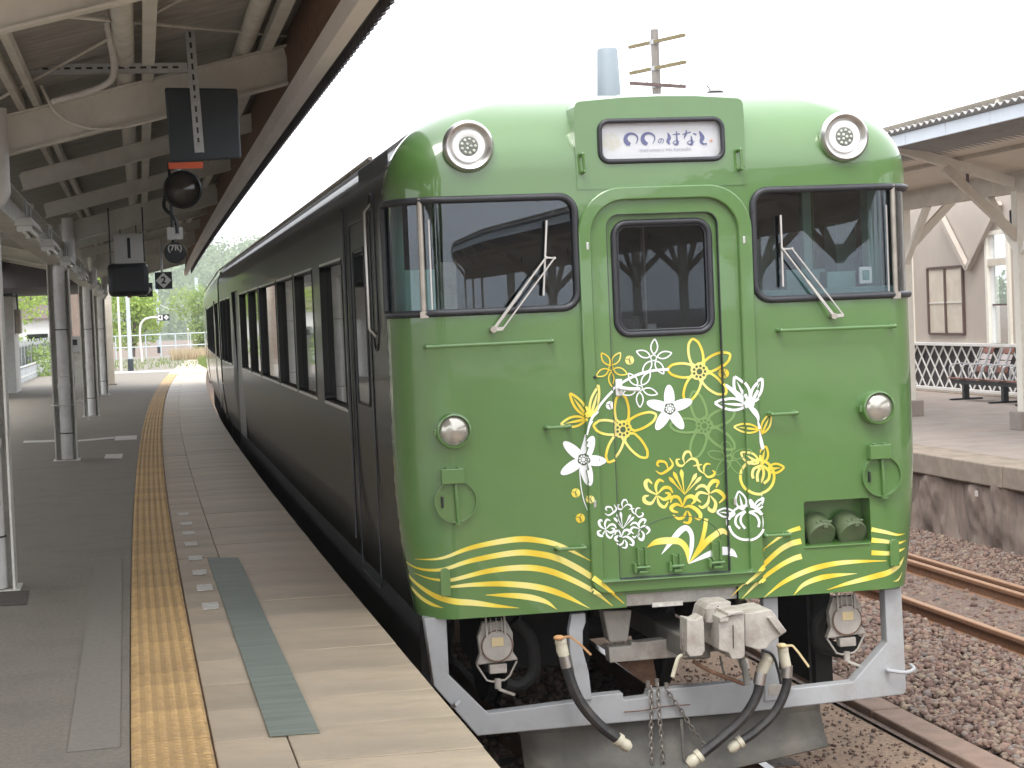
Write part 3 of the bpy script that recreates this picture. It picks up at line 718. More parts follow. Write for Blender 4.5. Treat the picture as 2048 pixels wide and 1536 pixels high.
# seeds
for c, r, t, mt in (((1165,388),70,TA,'gold'),((840,1080),64,TA,'decalw'),((910,590),70,TB,'gold'),((318,1120),70,TC,'gold'),((528,1212),58,TC,'gold'),((388,1508),72,TC,'gold')):
    dec('seed_decal', M[mt], lambda m: disc(m, t, c, r))
    dec('seed_line', M['decald'], lambda m: (stroke(m,t([(c[0]-r*.9,c[1]-r*.25,8),(c[0]-r*.1,c[1]-r*.1,11),(c[0]+r*.4,c[1]+r*.85,9)])), stroke(m,t([(c[0]+r*.25,c[1]-r*.9,8),(c[0]-r*.1,c[1]-r*.1,10),(c[0]+r*.1,c[1]+r*.9,8)]))))
# round fruit decals
def fruit(m, t, c, r, tips, sw, inner):
    ringst(m, t, c, r, sw, 18)
    for b, tp, w in tips: leaf(m, t, b, tp, w, sw*.8)
    for q in inner: stroke(m, t([(*p, sw) for p in q]))
dec('fruit_decal', M['gold'], lambda m: fruit(m,TD,(1415,870),262,[((1420,660),(1160,498),74),((1470,690),(1545,400),72),((1560,760),(1828,725),70)],42,
    [[(1450,690),(1340,740),(1310,820),(1325,890)],[(1430,730),(1395,800),(1385,870),(1395,940)],[(1460,690),(1510,780),(1500,890),(1450,975)],[(1480,690),(1590,780),(1590,900),(1515,975)]]))
dec('fruit_decal', M['decalw'], lambda m: fruit(m,TF,(1238,655),262,[((1195,470),(1128,170),80),((1080,520),(820,498),66),((1340,440),(1512,275),56),((1330,420),(1275,290),20)],36,
    [[(1230,475),(1110,540),(1075,620),(1090,690),(1145,745)],[(1230,480),(1165,560),(1160,650),(1225,745)],[(1260,480),(1370,540),(1415,630),(1405,715)],[(1280,480),(1380,470),(1450,520)]]))
# spider lilies: gold, and again in white at 0.68 of the size
BASE = np.array((320,1150))
def crl(dx, dy, pts, w):  # to coordinates of crop D relative to the stem foot
    k = len(pts); return [(p[0]+dx-BASE[0], p[1]+dy-BASE[1], w*[.25,.75,1,.75,.3][min(4, round(i*4/(k-1)))]) for i, p in enumerate(pts)]
LC, LF = (-1689.6, 0), (0, 921.6)
LILY = [crl(*LC,q,62) for q in ([(1595,1160),(1450,1080),(1410,980),(1450,930),(1515,985)],[(1590,1150),(1570,1020),(1620,930),(1695,955)],[(1600,1140),(1690,1050),(1780,1050),(1832,1125)],
    [(1600,1170),(1690,1225),(1770,1195),(1775,1140),(1712,1125)],[(1590,1180),(1620,1290),(1700,1345),(1762,1262)],[(1580,1170),(1500,1285),(1405,1262),(1390,1190),(1462,1165)])]
LILY += [crl(0,0,q,62) for q in ([(705,1140),(690,1040),(760,948),(840,955),(808,1045)],[(700,1130),(640,1030),(560,1020),(488,1082)],[(720,1130),(810,1090),(890,1130),(930,1200),(855,1282)],
    [(700,1150),(560,1120),(500,1200),(575,1272)],[(700,1160),(680,1280),(600,1350),(537,1320)],[(720,1170),(800,1280),(770,1400),(700,1380),(690,1335)])]
LILY += [crl(*[LF[0],-921.6+921.6-0],[(x, y+921.6) for x, y in q],62) for q in ([(300,420),(230,280),(140,270),(105,355)],[(300,400),(350,280),(440,260),(482,320),(425,382)],[(290,420),(200,380),(120,425),(140,480),(225,505)],
    [(310,430),(400,410),(500,460),(565,540),(545,605),(470,580)],[(350,480),(310,570),(230,600),(145,545)],[(370,480),(412,570),(390,660),(300,655)])]
LILY += [crl(*LC,q,44) for q in ([(1760,770),(1720,660),(1620,640),(1590,690),(1622,722)],[(1568,785),(1650,830),(1760,770),(1830,690),(1780,588)])]
LILY += [crl(0,0,q,44) for q in ([(320,670),(300,580),(340,500),(400,500),(432,572)],[(255,605),(200,620),(220,690),(280,710),(330,670)],[(330,670),(420,600),(500,620),(520,690),(455,712)],
    [(592,690),(535,700),(550,770),(620,830)],[(620,820),(620,730),(660,680),(724,685)],[(620,820),(680,880),(760,860),(785,810),(748,778)])]
for tip, w in (((78,880),50),((148,798),54),((268,760),56),((508,820),54),((582,872),50)):
    b = BASE; tt = np.array(tip); LILY.append([((b+(tt-b)*s)[0]-320, (b+(tt-b)*s)[1]-1150, w*k) for s, k in ((0,.14),(.35,.3),(.6,.5),(.75,.95),(.88,1),(1,.1))])
def lily(ox, oy, s): return lambda m: [stroke(m, [(ox+p[0]*s/7.68, oy+p[1]*s/7.68, p[2]*s/7.68) for p in q], 2) for q in LILY]
dec('lily_decal', M['gold'], lily(1330+320/7.68, 840+1150/7.68, 1)); dec('lily_decal', M['decalw'], lily(1160+675/7.68, 960+755/7.68, .675))
dec('leaf_decal', M['decalw'], lambda m: (stroke(m,TE([(1272,1152,6),(1430,950,78),(1560,790,92),(1660,745,80),(1735,850,66),(1735,1050,62),(1688,1285,6)]),2), stroke(m,TF([(1105,1186,8),(1010,1110,110),(880,1100,130),(720,1140,92),(560,1210,56),(385,1297,6)]),3)))
dec('leaf_decal', M['gold'], lambda m: (stroke(m,TE([(1048,1046,6),(1200,960,90),(1400,940,108),(1560,960,96),(1660,1080,80),(1685,1290,8)]),3), stroke(m,TF([(655,600,62),(630,780,62),(575,980,56),(490,1140,46),(385,1292,6)]),2), stroke(m,TF([(985,845,30),(900,790,88),(780,860,92),(660,960,92),(540,1100,70),(390,1290,6)]),2)))
# waves along the lower edge
WAV = [(T7,[(235,998,2),(400,975,18),(600,905,30),(850,858,40),(1000,862,38),(1150,900,30),(1330,990,3)]),
 (T7,[(165,1022,3),(250,1055,14),(400,1045,22),(600,985,32),(850,940,40),(1000,945,42),(1150,985,42),(1350,1100,36),(1530,1250,5)]),
 (T7,[(220,1090,2),(330,1110,14),(470,1105,24),(700,1050,34),(900,1030,40),(1050,1045,42),(1200,1100,38),(1350,1180,28),(1460,1265,3)]),
 (T7,[(410,1155,12),(600,1135,28),(800,1130,38),(1000,1150,42),(1150,1195,36),(1320,1280,2)]), (T7,[(680,1198,3),(820,1200,32),(950,1212,40),(1050,1240,28),(1118,1287,2)]),
 (T7,[(165,1070,5),(220,1150,22),(330,1212,36),(450,1236,42),(600,1246,40),(750,1265,24),(885,1278,2)]), (T7,[(175,1160,4),(230,1232,26),(300,1268,26),(390,1285,2)]),
 (TG,[(320,522,4),(480,400,28),(600,325,40),(720,285,50)]), (TG,[(8,992,4),(150,850,26),(260,755,40),(340,668,52),(500,520,56),(620,450,62),(728,420,64)]), (TG,[(120,1010,4),(300,830,40),(500,680,50),(640,605,58),(733,575,62)]),
 (TG,[(345,1000,3),(550,840,45),(800,720,60),(1050,655,56),(1300,630,40),(1610,622,5)]), (TG,[(650,975,4),(750,870,44),(900,805,60),(1050,775,50),(1300,752,3)]),
 (TG,[(990,920,3),(1200,855,40),(1450,790,60),(1650,735,62),(1800,670,50),(1880,590,8)]), (TG,[(1710,835,3),(1800,815,24),(1865,745,6)]),
 (TG,[(1448,300,50),(1600,330,40),(1750,358,24),(1875,350,2)]), (TG,[(1448,410,58),(1600,425,44),(1750,445,34),(1895,422,6)]), (TG,[(1448,540,56),(1650,545,46),(1800,520,30),(1885,500,8)])]
for t, q in WAV: dec('wave_stripe', M['gold'], lambda m: stroke(m, [(a, b, w*.9) for a, b, w in t(q)], 3, sub=10))
# lettering of the destination sign
LAY[0] = 0
SY = Y0+.0235
m = MB()
for dx, dy in ((0,0),(250,-6)): stroke(m, TS([(590+dx,502+dy,44),(545+dx,482+dy,66),(518+dx,425+dy,58),(545+dx,365+dy,46),(610+dx,345+dy,34),(675+dx,372+dy,26),(697+dx,430+dy,18),(665+dx,503+dy,5)]), 2, SY)
for q in ([(1042,425,12),(1035,468,11),(1005,478,10),(1000,450,10),(1030,420,11),(1068,430,11),(1076,465,9),(1048,490,5)],[(1135,332,14),(1160,400,48),(1140,460,46),(1168,503,14)],[(1208,362,12),(1312,350,24)],
    [(1265,312,16),(1270,420,24),(1278,490,36),(1240,502,18),(1215,475,12),(1250,450,10),(1312,464,6)],[(1350,358,12),(1470,324,20)],[(1410,293,14),(1400,350,30),(1373,418,8)],[(1508,340,16),(1556,362,22)],
    [(1478,380,12),(1485,430,26),(1492,490,38),(1450,502,18),(1425,472,12),(1470,450,10),(1532,466,6)],[(1600,312,20),(1642,400,62),(1625,460,44),(1655,497,26),(1705,488,12),(1690,528,4)]): stroke(m, TS(q), 2, SY)
m.build('lettering', M['inkblue'], sg)
m = MB()
for k in range(5): a = R(-90+72*k); stroke(m, TS([(1770,450,12),(1770+36*math.cos(a),450+36*math.sin(a),5)]), 1, SY)
m.build('small_star', M['inkred'], sg)
m = MB()
for q in LILY: stroke(m, TS([(305+p[0]*.24, 490+p[1]*.24, max(p[2]*.12, 4)) for p in q]), 1, SY, 4)
m.build('emblem', M['inkgold'], sg)
def text_mesh(s, size, name, material, parent, at, xdir, zdir, bold=0):
    cu = bpy.data.curves.new('t', 'FONT'); cu.body = s; cu.size = size; cu.align_x = 'CENTER'; cu.align_y = 'CENTER'; cu.offset = bold
    ob = bpy.data.objects.new('t', cu); COL.objects.link(ob); dg = bpy.context.evaluated_depsgraph_get(); me = bpy.data.meshes.new_from_object(ob.evaluated_get(dg))
    X_, Z_ = Vector(xdir), Vector(zdir); m = MB(); m.v = [tuple(Vector(at)+X_*v.co.x+Z_*v.co.y) for v in me.vertices]; m.f = [tuple(p_.vertices) for p_ in me.polygons]; m.m = [0]*len(m.f)
    bpy.data.objects.remove(ob); bpy.data.curves.remove(cu); bpy.data.meshes.remove(me)
    return m.build(name, material, parent)
p = fpx(1180+1115/7.314, 220+572/7.314)
text_mesh('marumaru no hanashi', .026, 'lettering', M['inkgrey'], sg, (p.x, SY-.003, p.z), (1.25,0,0), (0,0,1))
# ---- lamps
for px, py in ((936,293),(1687,274)):
    p = fpx(px, py); hl = MB().lathe([(.118,.16),(.118,.03),(.132,.02),(.138,-.008),(.134,-.028),(.120,-.040),(.108,-.036),(.098,-.022),(.088,-.014)], (p.x,Y0,p.z), (0,1,0), 40, False).build('headlight', M['chrome'], car, smooth=40)
    MB().lathe([(.089,-.014),(.085,-.020),(.070,-.022),(.050,-.014)], (p.x,Y0,p.z), (0,1,0), 32, False).build('reflector_ring', M['white'], hl, smooth=40)
    MB().lathe([(.0515,.008),(.0515,-.016),(0,-.018)], (p.x,Y0,p.z), (0,1,0), 24).build('lamp_glass', mat('lamp_glass_grey', (.16,.17,.15), .15, var=.1), hl, smooth=40)
    m = MB()
    for r, n in ((.013,3),(.036,9)):
        for k in range(n): a = 2*math.pi*k/n; m.ball((p.x+r*math.cos(a),Y0-.019,p.z+r*math.sin(a)), .0085, 8, (1,.5,1))
    m.build('led_cluster', mat('led_lens', (.55,.58,.5), .1, var=.3, scale=60), hl, smooth=60)
for k, (px, py) in enumerate(((908,862),(1757,815))):
    p = fpx(px, py, Y0-.05); tl = MB().lathe([(.095,0),(.094,.055),(.090,.068),(.082,.070),(.080,.058),(.078,.05)], (p.x,Y0,p.z), (0,-1,0), 36, False).build('tail_light', M['green'], car, smooth=40)
    MB().lathe([(.079,.050),(.070,.060),(.05,.069),(.025,.074),(0,.076)], (p.x,Y0,p.z), (0,-1,0), 32).build('lens', mat('tail_lens_silver', (.42,.40,.35), .16, metal=.55, var=.12, scale=25, coat=.8), tl, smooth=60)
    MB().box(p.x-.105,p.x-.085,Y0-.05,Y0-.01,p.z-.02,p.z+.012).build('hinge', M['green'], tl, bev=.003)
    q = fpx((912,1764)[k], (1003,952)[k], Y0-.02); mk = MB().lathe([(.113,0),(.113,.030),(.106,.030),(.105,.012),(0,.012)], (q.x,Y0,q.z), (0,-1,0), 36).build('marker_holder', M['green'], car, smooth=35)
    m = MB().box(q.x-.075,q.x+.045,Y0-.055,Y0,q.z+.095,q.z+.175); m.cyl((q.x-.045,Y0-.03,q.z+.175),(q.x-.045,Y0-.03,q.z+.183),.012); m.cyl((q.x+.015,Y0-.03,q.z+.175),(q.x+.015,Y0-.03,q.z+.183),.012); m.build('top_box', M['green'], mk, bev=.004)
    MB().tube([(q.x+.0,Y0-.027,q.z+.112),(q.x+.003,Y0-.029,q.z),(q.x+.008,Y0-.027,q.z-.115)], .009, 8).build('spindle', M['green'], mk, smooth=40)
    MB().box(q.x-.078,q.x-.066,Y0-.026,Y0-.01,q.z-.03,q.z+.03).build('catch', M['black'], mk, bev=.003)
    m = MB(); m.box(q.x-.01,q.x+.03,Y0-.04,Y0-.0,q.z-.123,q.z-.114); m.build('foot', M['green'], mk)
    b_ = fpx((890,1787)[k], (1163,1104)[k]); MB().prism([(CX*0+b_.x+x, Y0, b_.z+z) for x, z in rrect(-.026,.026,-.075,.072,(.004,.004,.024,.024),5)], (0,-.022,0)).build('lug', M['green'], car, bev=.003)
# socket recess
m = MB(); x0,x1,z0,z1 = CX+JB[0],CX+JB[1],JB[2],JB[3]; d = .14
m.add([(x0,Y0,z0),(x1,Y0,z0),(x1,Y0,z1),(x0,Y0,z1),(x0,Y0+d,z0+.02),(x1,Y0+d,z0+.02),(x1,Y0+d,z1),(x0,Y0+d,z1)], [(0,1,5,4),(1,2,6,5),(2,3,7,6),(3,0,4,7),(4,5,6,7)])
rec = m.build('socket_recess', M['green'], car)
MB().box(x0-.004,x1-.01,Y0-.008,Y0+.003,z0-.010,z0-.001).build('lower_lip', M['green'], rec, bev=.002)
for px in (1640, 1702):
    p = fpx(px, 1066-(px-1640)*.05, Y0+.05); c0 = Vector((p.x-.012,Y0+.13,p.z+.045)); c1 = Vector((p.x+.006,Y0-.005,p.z-.030)); ax = (c1-c0).normalized()
    s_ = MB().lathe([(.078,0),(.078,.10),(.082,.105),(.082,.118),(.076,.125),(.0,.125)], c0, ax, 28).build('jumper_socket', M['dull'], rec, smooth=35)
    m = MB(); e = c0+ax*.10+Vector((.012,-.03,.066)); m.box(e.x-.022,e.x+.022,e.y-.02,e.y+.02,e.z-.012,e.z+.012); m.cyl((e.x-.045,e.y,e.z),(e.x+.045,e.y,e.z),.009,n=8); m.box(e.x-.012,e.x+.012,e.y-.035,e.y,e.z-.03,e.z-.006)
    e2 = c0+ax*.12-Vector((-.004,0,.085)); m.box(e2.x-.016,e2.x+.016,e2.y-.012,e2.y+.012,e2.z-.02,e2.z+.02); m.build('clasp', M['dull'], s_, bev=.003)
# hand rails
def hrail(pts, so=.055, r=.0095, ends=None):
    P = [fpx(px, py, Y0-so) for px, py in pts]; m = MB(); m.tube(P, r, 8)
    for e in (P[0], P[-1]):
        m.tube([(e.x,Y0+.0,e.z),(e.x,Y0-so*.6,e.z),(e.x,Y0-so,e.z)], [r*1.7,r*1.25,r*1.1], 8); m.ball(tuple(e), r*1.25, 8)
    return m.build('hand_rail', M['green'], car, smooth=45)
hrail([(854,694),(1105,682)]); hrail([(1563,661),(1790,652)]); hrail([(1097,856),(1140,853)], .06); hrail([(1118,1099),(1170,1096)], .06); hrail([(1545,829),(1594,826)], .06); hrail([(1534,1072),(1580,1069)], .06)
hrail([(1166,308),(1169,343)], .06, .008); hrail([(1481,299),(1484,337)], .06, .008)
# wipers
def wiper(pv, j1, j2, b0, b1):
    yy = Y0-.045; P = lambda q: fpx(q[0], q[1], yy); w = thing_part = MB()
    w.cyl((P(pv).x,Y0+.01,P(pv).z),(P(pv).x,yy-.012,P(pv).z),.017,n=14); o = w.build('wiper', M['brass'], car, smooth=40)
    m = MB(); a, b_ = P(pv), P(j1); m.bar(a,(a+b_)/2+(b_-a)*.02,.016,.010,(0,-1,0)); m.bar((a+b_)/2,b_,.010,.007,(0,-1,0)); m.build('arm', M['wiper'], o, bev=.002)
    pv2 = (pv[0]+(16 if j2[0] > j1[0] else -16), pv[1]); pv2 = (pv[0]+19, pv[1]-2); m = MB(); m.bar(P(pv2),P(j2),.0075,.006,(0,-1,0)); m.bar(P(pv),P(pv2),.018,.008,(0,-1,0)); m.bar(P(j1),P(j2),.008,.006,(0,-1,0)); m.cyl(P(j1)+Vector((0,-.008,0)),P(j1)+Vector((0,.01,0)),.008,n=10); m.cyl(P(j2)+Vector((0,-.008,0)),P(j2)+Vector((0,.006,0)),.007,n=10); m.build('link', M['wiper'], o)
    m = MB(); A, B = fpx(*b0, Y0-.03), fpx(*b1, Y0-.03); m.bar(A,B,.009,.012,(0,-1,0)); m.build('blade', M['wiper'], o); MB().bar(A+Vector((.004,.012,0)),B+Vector((.004,.012,0)),.005,.012,(0,-1,0)).build('blade_rubber', M['rubber'], o)
wiper((987,659),(1092,515),(1109,516),(1093,441),(1087,591)); wiper((1668,632),(1566,498),(1584,497),(1561,430),(1566,573))
# ---- cab interior
cab = MB()
cab.add([(CX-1.40,YB+.75,1.4),(CX+1.40,YB+.75,1.4),(CX+1.40,YB+.75,3.5),(CX-1.40,YB+.75,3.5)], [(0,1,2,3)])
cab.add([(CX-1.42,10.45,1.9),(CX-1.42,YB+.75,1.9),(CX-1.42,YB+.75,3.5),(CX-1.42,10.45,3.5)], [(0,1,2,3)]); cab.add([(CX+1.42,10.45,1.9),(CX+1.42,YB+.75,1.9),(CX+1.42,YB+.75,3.5),(CX+1.42,10.45,3.5)], [(3,2,1,0)])
cab.add([(CX-1.42,10.2,1.9),(CX+1.42,10.2,1.9),(CX+1.42,YB+.75,1.9),(CX-1.42,YB+.75,1.9)], [(0,1,2,3)]); cab.add([(CX-1.42,10.3,3.36),(CX+1.42,10.3,3.36),(CX+1.42,YB+.75,3.36),(CX-1.42,YB+.75,3.36)], [(3,2,1,0)])
cabo = cab.build('cab_interior', M['cabdark'], car)
def cbox(name, mt, *b): return MB().box(*b).build(name, M[mt], cabo, bev=.006)
cbox('corner_post','teal',1.345,1.42,10.52,10.62,2.3,3.36); cbox('equipment_box','teal',1.43,1.62,10.75,10.95,2.4,2.86); cbox('equipment_box','greyd',1.66,1.75,10.8,11.0,2.4,2.9)
cbox('dashboard','teald',3.24,4.10,10.22,10.52,2.45,2.665); cbox('control_box','teald',3.78,3.95,10.4,10.52,2.60,2.755); cbox('monitor','white',3.945,4.02,10.33,10.345,2.68,2.775); cbox('monitor_screen','teald',3.962,4.004,10.325,10.331,2.70,2.755)
cbox('monitor_stand','black',3.95,4.0,10.34,10.38,2.6,2.68); cbox('stanchion','teal',3.86,3.915,11.0,11.06,2.4,3.36); cbox('stanchion','green',3.935,3.985,11.15,11.2,2.4,3.36)
cbox('door_panel','white',3.62,3.78,YB+.70,YB+.735,2.2,2.93); cbox('notice','teal',3.84,3.98,YB+.70,YB+.735,2.3,3.0); cbox('hanging_box','teald',4.06,4.2,11.0,11.2,2.75,3.05); cbox('corner_post','teal',4.09,4.17,10.55,10.66,2.3,3.36)
cbox('seat','teald',3.66,3.9,10.75,10.9,2.3,2.78); cbox('notice','white',3.855,3.885,10.395,10.4,2.62,2.66)
cbox('partition','greyd',2.66,2.80,11.4,11.45,2.0,2.86); cbox('partition','teald',2.56,2.64,11.3,11.35,2.0,2.72); cbox('cabinet','rust',2.5,2.60,10.9,11.1,2.0,2.9); cbox('partition','greyd',2.88,2.895,11.0,11.05,2.0,3.2); cbox('console','black',2.5,2.75,10.6,10.9,2.0,2.55); cbox('notice','white',2.93,3.0,11.2,11.22,2.3,2.5)
# ---- body sides, roof
def side_walls(root, ya, yb_, wins, doors, material, roofmat, jamb, rootx=CX):
    for s in (-1, 1):
        hol = [rrect(a, b, z0, z1, .05, 5) for a, b, z0, z1 in wins]+[rrect(a, b, 1.02, 3.06, .02, 3) for a, b in doors]
        out = dense([(ya,1.0),(yb_,1.0),(yb_,3.25),(ya,3.25)], .3)
        gp = [(y, z) for y in np.arange(ya+.2,yb_,.5) for z in (1.1,1.2,1.3,1.4,1.5,1.6,1.7,1.8,3.12) if not any(pip((y, z), h) for h in hol) and not near((y, z), hol, .04)]
        v3, f3 = cdt(out, hol, gp); m = MB(); m.v = [(rootx+s*wlow(p.y), p.x, p.y) for p in v3]; m.f = [f if s > 0 else f[::-1] for f in f3]; m.m = [0]*len(f3)
        nn = [Vector((s, 0, -.2*(1.85-p.y)/.85*1.0 if p.y < 1.85 else 0)).normalized() for p in v3]
        sw = m.build('side_wall', material, root, smooth=60, normals=nn)
        for i, h in enumerate(hol):
            dp = .038 if i < len(wins) else .05; q = MB(); n = len(h)
            A = [(rootx+s*(wlow(z)+.001), y, z) for y, z in h]; B = [(rootx+s*(HW-dp-.03), y, z) for y, z in h]
            q.add(A+B, [(k,(k+1)%n,n+(k+1)%n,n+k) for k in range(n)]); w = q.build('window' if i < len(wins) else 'passenger_door', jamb, sw)
            MB().add([(rootx+s*(HW-dp), y, z) for y, z in h], [tuple(range(n))]).build('pane' if i < len(wins) else 'door_leaf', M['glassside'] if i < len(wins) else M['black'], w)
            y0_, y1_ = min(p_[0] for p_ in h), max(p_[0] for p_ in h); z0_, z1_ = min(p_[1] for p_ in h), max(p_[1] for p_ in h)
            if i < len(wins) and s < 0:
                MB().box(rootx+s*(HW+.006),rootx+s*(HW-.004),y0_-.02,y1_+.02,z0_-.028,z0_-.006).build('sill', M['chrome'], w, bev=.003)
                MB().box(rootx+s*(HW+.005),rootx+s*(HW-.004),y0_,y1_,z1_+.006,z1_+.022).build('rain_strip', M['chrome'], w)
                for yy in (y0_-.012, y1_+.004): MB().box(rootx+s*(HW+.006),rootx+s*(HW-.004),yy,yy+.012,z0_-.01,z1_+.01).build('side_trim', M['rubber'], w)
    m = MB(); K = 26; sec = []
    for k in range(K+1):
        t = math.pi*k/K; cx_ = math.cos(t); sz = math.sin(t); sec.append((HW*math.copysign(abs(cx_)**.49, cx_), ZF+ZH*sz))
    m.v = [(rootx+x, y, z) for y in (ya, yb_) for x, z in sec]
    for k in range(K): m.f.append((k,k+1,K+1+k+1,K+1+k)); m.m.append(0 if sec[k][1] > 3.5 and sec[k+1][1] > 3.5 else 1)
    m.f.append(tuple(K+1+k for k in range(K+1))); m.m.append(1)
    rf = m.build('roof', [roofmat, material], root, smooth=60)
    for s in (-1, 1): MB().tube([(rootx+s*(HW-.03), ya, 3.515),(rootx+s*(HW-.03), yb_, 3.515)], .014, 6).build('gutter', M['greyd'], rf)
    MB().box(rootx-HW+.06,rootx+HW-.06,yb_-.06,yb_,1.0,3.3).build('end_wall', M['black'], root)
wins1 = [(12.75,14.3,2.02,2.985),(15.0,16.7,2.02,2.985),(16.95,18.9,2.02,2.985),(19.15,21.8,2.02,2.985),(22.05,23.9,2.02,2.985),(24.1,26.2,2.02,2.985),(29.2,30.3,2.02,2.985),(30.5,31.6,2.02,2.985),(31.8,32.7,2.02,2.985)]
side_walls(car, YB, 33.0, wins1, [(26.85,28.55)], M['side'], M['roof'], M['black'])
# crew door: window, seams, grab handle
xs = CX-HW
cdw = MB().prism([(xs-.003,y,z) for y, z in rrect(11.42,12.0,2.1,3.0,.05,5)], (.02,0,0)).build('crew_door_window', M['glassside'], car)
MB().tube([(xs-.004,y,z) for y, z in rrect(11.22,12.18,1.03,3.18,.06,5)], .005, 6, True).build('crew_door_seam', M['rubber'], car)
MB().tube([(xs-.004,y,z) for y, z in rrect(11.40,12.02,2.08,3.02,.06,5)], .006, 6, True).build('rubber_gasket', M['rubber'], cdw)
MB().tube([(xs+.0,10.98,2.5),(xs-.035,10.98,2.54),(xs-.035,10.98,3.2),(xs+.0,10.98,3.24)], .013, 8).build('crew_hand_rail', M['chrome'], car, smooth=40)
MB().tube([(xs-.003,y,z) for y, z in rrect(10.86,11.08,2.42,3.30,.1,6)], .006, 6, True).build('rail_recess_rim', M['rubber'], car)
MB().tube([(xs+.03*0-.012,y,z) for y, z in ((12.42,3.3),(12.42,2.0),(12.42,1.2))], .010, 6).build('drain_pipe', M['rubber'], car)
# roof fittings
p = on_y(1216, 140, 11.6); ah = on_y(1216, 97, 11.6).z-3.79; rt = MB().lathe([(.10,0),(.10,.012),(.078,.018),(.076,.03),(.063,ah-.012),(.056,ah),(0,ah+.003)], (p.x,11.6,3.79), (0,0,1), 24).build('roof_antenna', mat('antenna_grey', (.25,.295,.325), .5, var=.05), car, smooth=40)
MB().box(p.x-.28,p.x+.22,11.35,11.95,3.77,3.791).build('antenna_plate', M['greyd'], rt, bev=.004)
p = on_y(1430, 175, 11.3); wh = MB().lathe([(.035,0),(.035,.05),(.048,.052),(.050,.085),(.044,.092),(0,.094)], (p.x,11.3,3.785), (0,0,1), 16).build('whistle', M['greyd'], car, smooth=40)
MB().lathe([(.047,.055),(.0505,.06),(.0505,.085),(.04,.095),(0,.097)], (p.x,11.3,3.785), (0,0,1), 16).build('whistle_cap', M['black'], wh); MB().tube([(p.x-.03,11.3,3.88),(p.x-.045,11.3,3.905),(p.x-.06,11.3,3.91)], .004, 5).build('whistle_wire', M['black'], wh)
for y in np.arange(14,31,3.4): MB().box(CX-.5,CX+.5,y,y+1.1,3.74,3.93).build('roof_ventilator', M['roof'], car, bev=.05)
# ---- skirt, coupler, hoses
YS = 10.17
def pz(px, py, y): q = on_y(px, py, y); return (q.x, q.y, q.z)
sk = [(848,1236),(893,1235),(898,1350),(976,1427),(1062,1416),(1150,1404),(1185,1392),(1246,1386),(1248,1400),(1295,1394),(1298,1382),(1500,1362),(1590,1377),(1660,1369),(1706,1364),(1774,1285),(1769,1178),(1803,1176),(1813,1380),(1808,1389),(1690,1403),(1500,1424),(1200,1449),(955,1472),(868,1372)]
skirt = MB().prism([pz(a, b, YS) for a, b in sk], (0,.09,0)).build('pilot_frame', M['grey'], car, bev=.006)
for a in ([(1144,1228),(1171,1226),(1172,1245),(1166,1262),(1166,1300),(1178,1345),(1184,1400),(1152,1402),(1148,1345),(1140,1306),(1138,1262)],[(1526,1196),(1556,1194),(1560,1400),(1530,1404)]):
    MB().prism([pz(x, y, YS-.012) for x, y in a], (0,.06,0)).build('upright', M['grey'], skirt, bev=.006)
MB().prism([pz(a, b, YS-.014) for a, b in ((1536,1372),(1545,1368),(1580,1370),(1584,1376),(1578,1388),(1536,1392))], (0,.014,0)).build('slot', M['greyd'], skirt, bev=.004)
P = [pz(1776,1340,YS),pz(1776,1341,YS-.05),pz(1812,1345,YS-.06),pz(1828,1338,YS-.03),pz(1822,1330,YS+.04)]; MB().tube(cr(P,4), .011, 8).build('step_iron', M['grey'], skirt, smooth=40)
P = [pz(905,1412,YS),pz(912,1409,YS-.05),pz(918,1404,YS-.02)]; MB().tube(P, .011, 8).build('step_iron', M['grey'], skirt, smooth=40)
# snow plough
m = MB(); rows = []
for k in range(15):
    t = k/14*2-1; x = CX+.02+t*.86; c = 1-abs(t); rows.append([(x, YS+.20-.12*c, .46-.03*(k/14)), (x, YS+.12-.16*c+.1, .30), (x, YS+.16-.20*c, .19-.06*c), (x, YS+.10-.24*c, .12-.05*c)])
for r_ in rows: m.v += r_
for k in range(14):
    for j in range(3): m.f.append((k*4+j,k*4+j+1,(k+1)*4+j+1,(k+1)*4+j)); m.m.append(0)
pl = m.build('snow_plough', M['plow'], car, smooth=30); so_ = pl.modifiers.new('t','SOLIDIFY'); so_.thickness = .012
MB().bar(pz(1362,1438,YS-.03),pz(1368,1520,YS-.06),.016,.012,(0,-1,0)).build('plough_rib', M['plow'], pl)
# underframe
MB().box(CX-1.36,CX+1.36,10.35,33,.96,.998).build('underframe', M['void'], car)
MB().box(CX-.285,CX+.34,10.13,10.3,1.0,1.068).build('buffer_beam', M['greyd'], car, bev=.004)
q = fpx(1335,1208,10.12); MB().box(q.x-.085,q.x+.085,10.118,10.128,q.z-.012,q.z+.012).build('data_plate', M['paint'], car)
for s in (-1,1):
    for yw in (12.9,15.0):
        wl_ = MB().lathe([(.43,-.065),(.43,.0),(.455,.01),(.455,.032),(.38,.034),(.1,.03)], (CX+s*.566,yw,.43), (-s,0,0), 40).build('wheel', M['void'], car, smooth=40)
    MB().box(CX+s*.98-.07,CX+s*.98+.07,12.2,15.7,.38,.66).build('bogie_frame', M['void'], car, bev=.02)
    for yw in (12.9,15.0): MB().cyl((CX+s*.9,yw,.45),(CX+s*1.12,yw,.45),.13).build('axle_box', M['void'], car)
MB().cyl((CX-.6,12.9,.43),(CX+.6,12.9,.43),.07).build('axle', M['void'], car)
MB().box(CX-.9,CX-.25,11.2,12.0,.5,.95).build('equipment_case', M['void'], car, bev=.02); MB().box(CX-1.3,CX+.1,16.6,24,.35,.95).build('engine_case', M['void'], car, bev=.04); MB().box(CX+.2,CX+1.3,17.6,25,.42,.95).build('tank', M['void'], car, bev=.06)
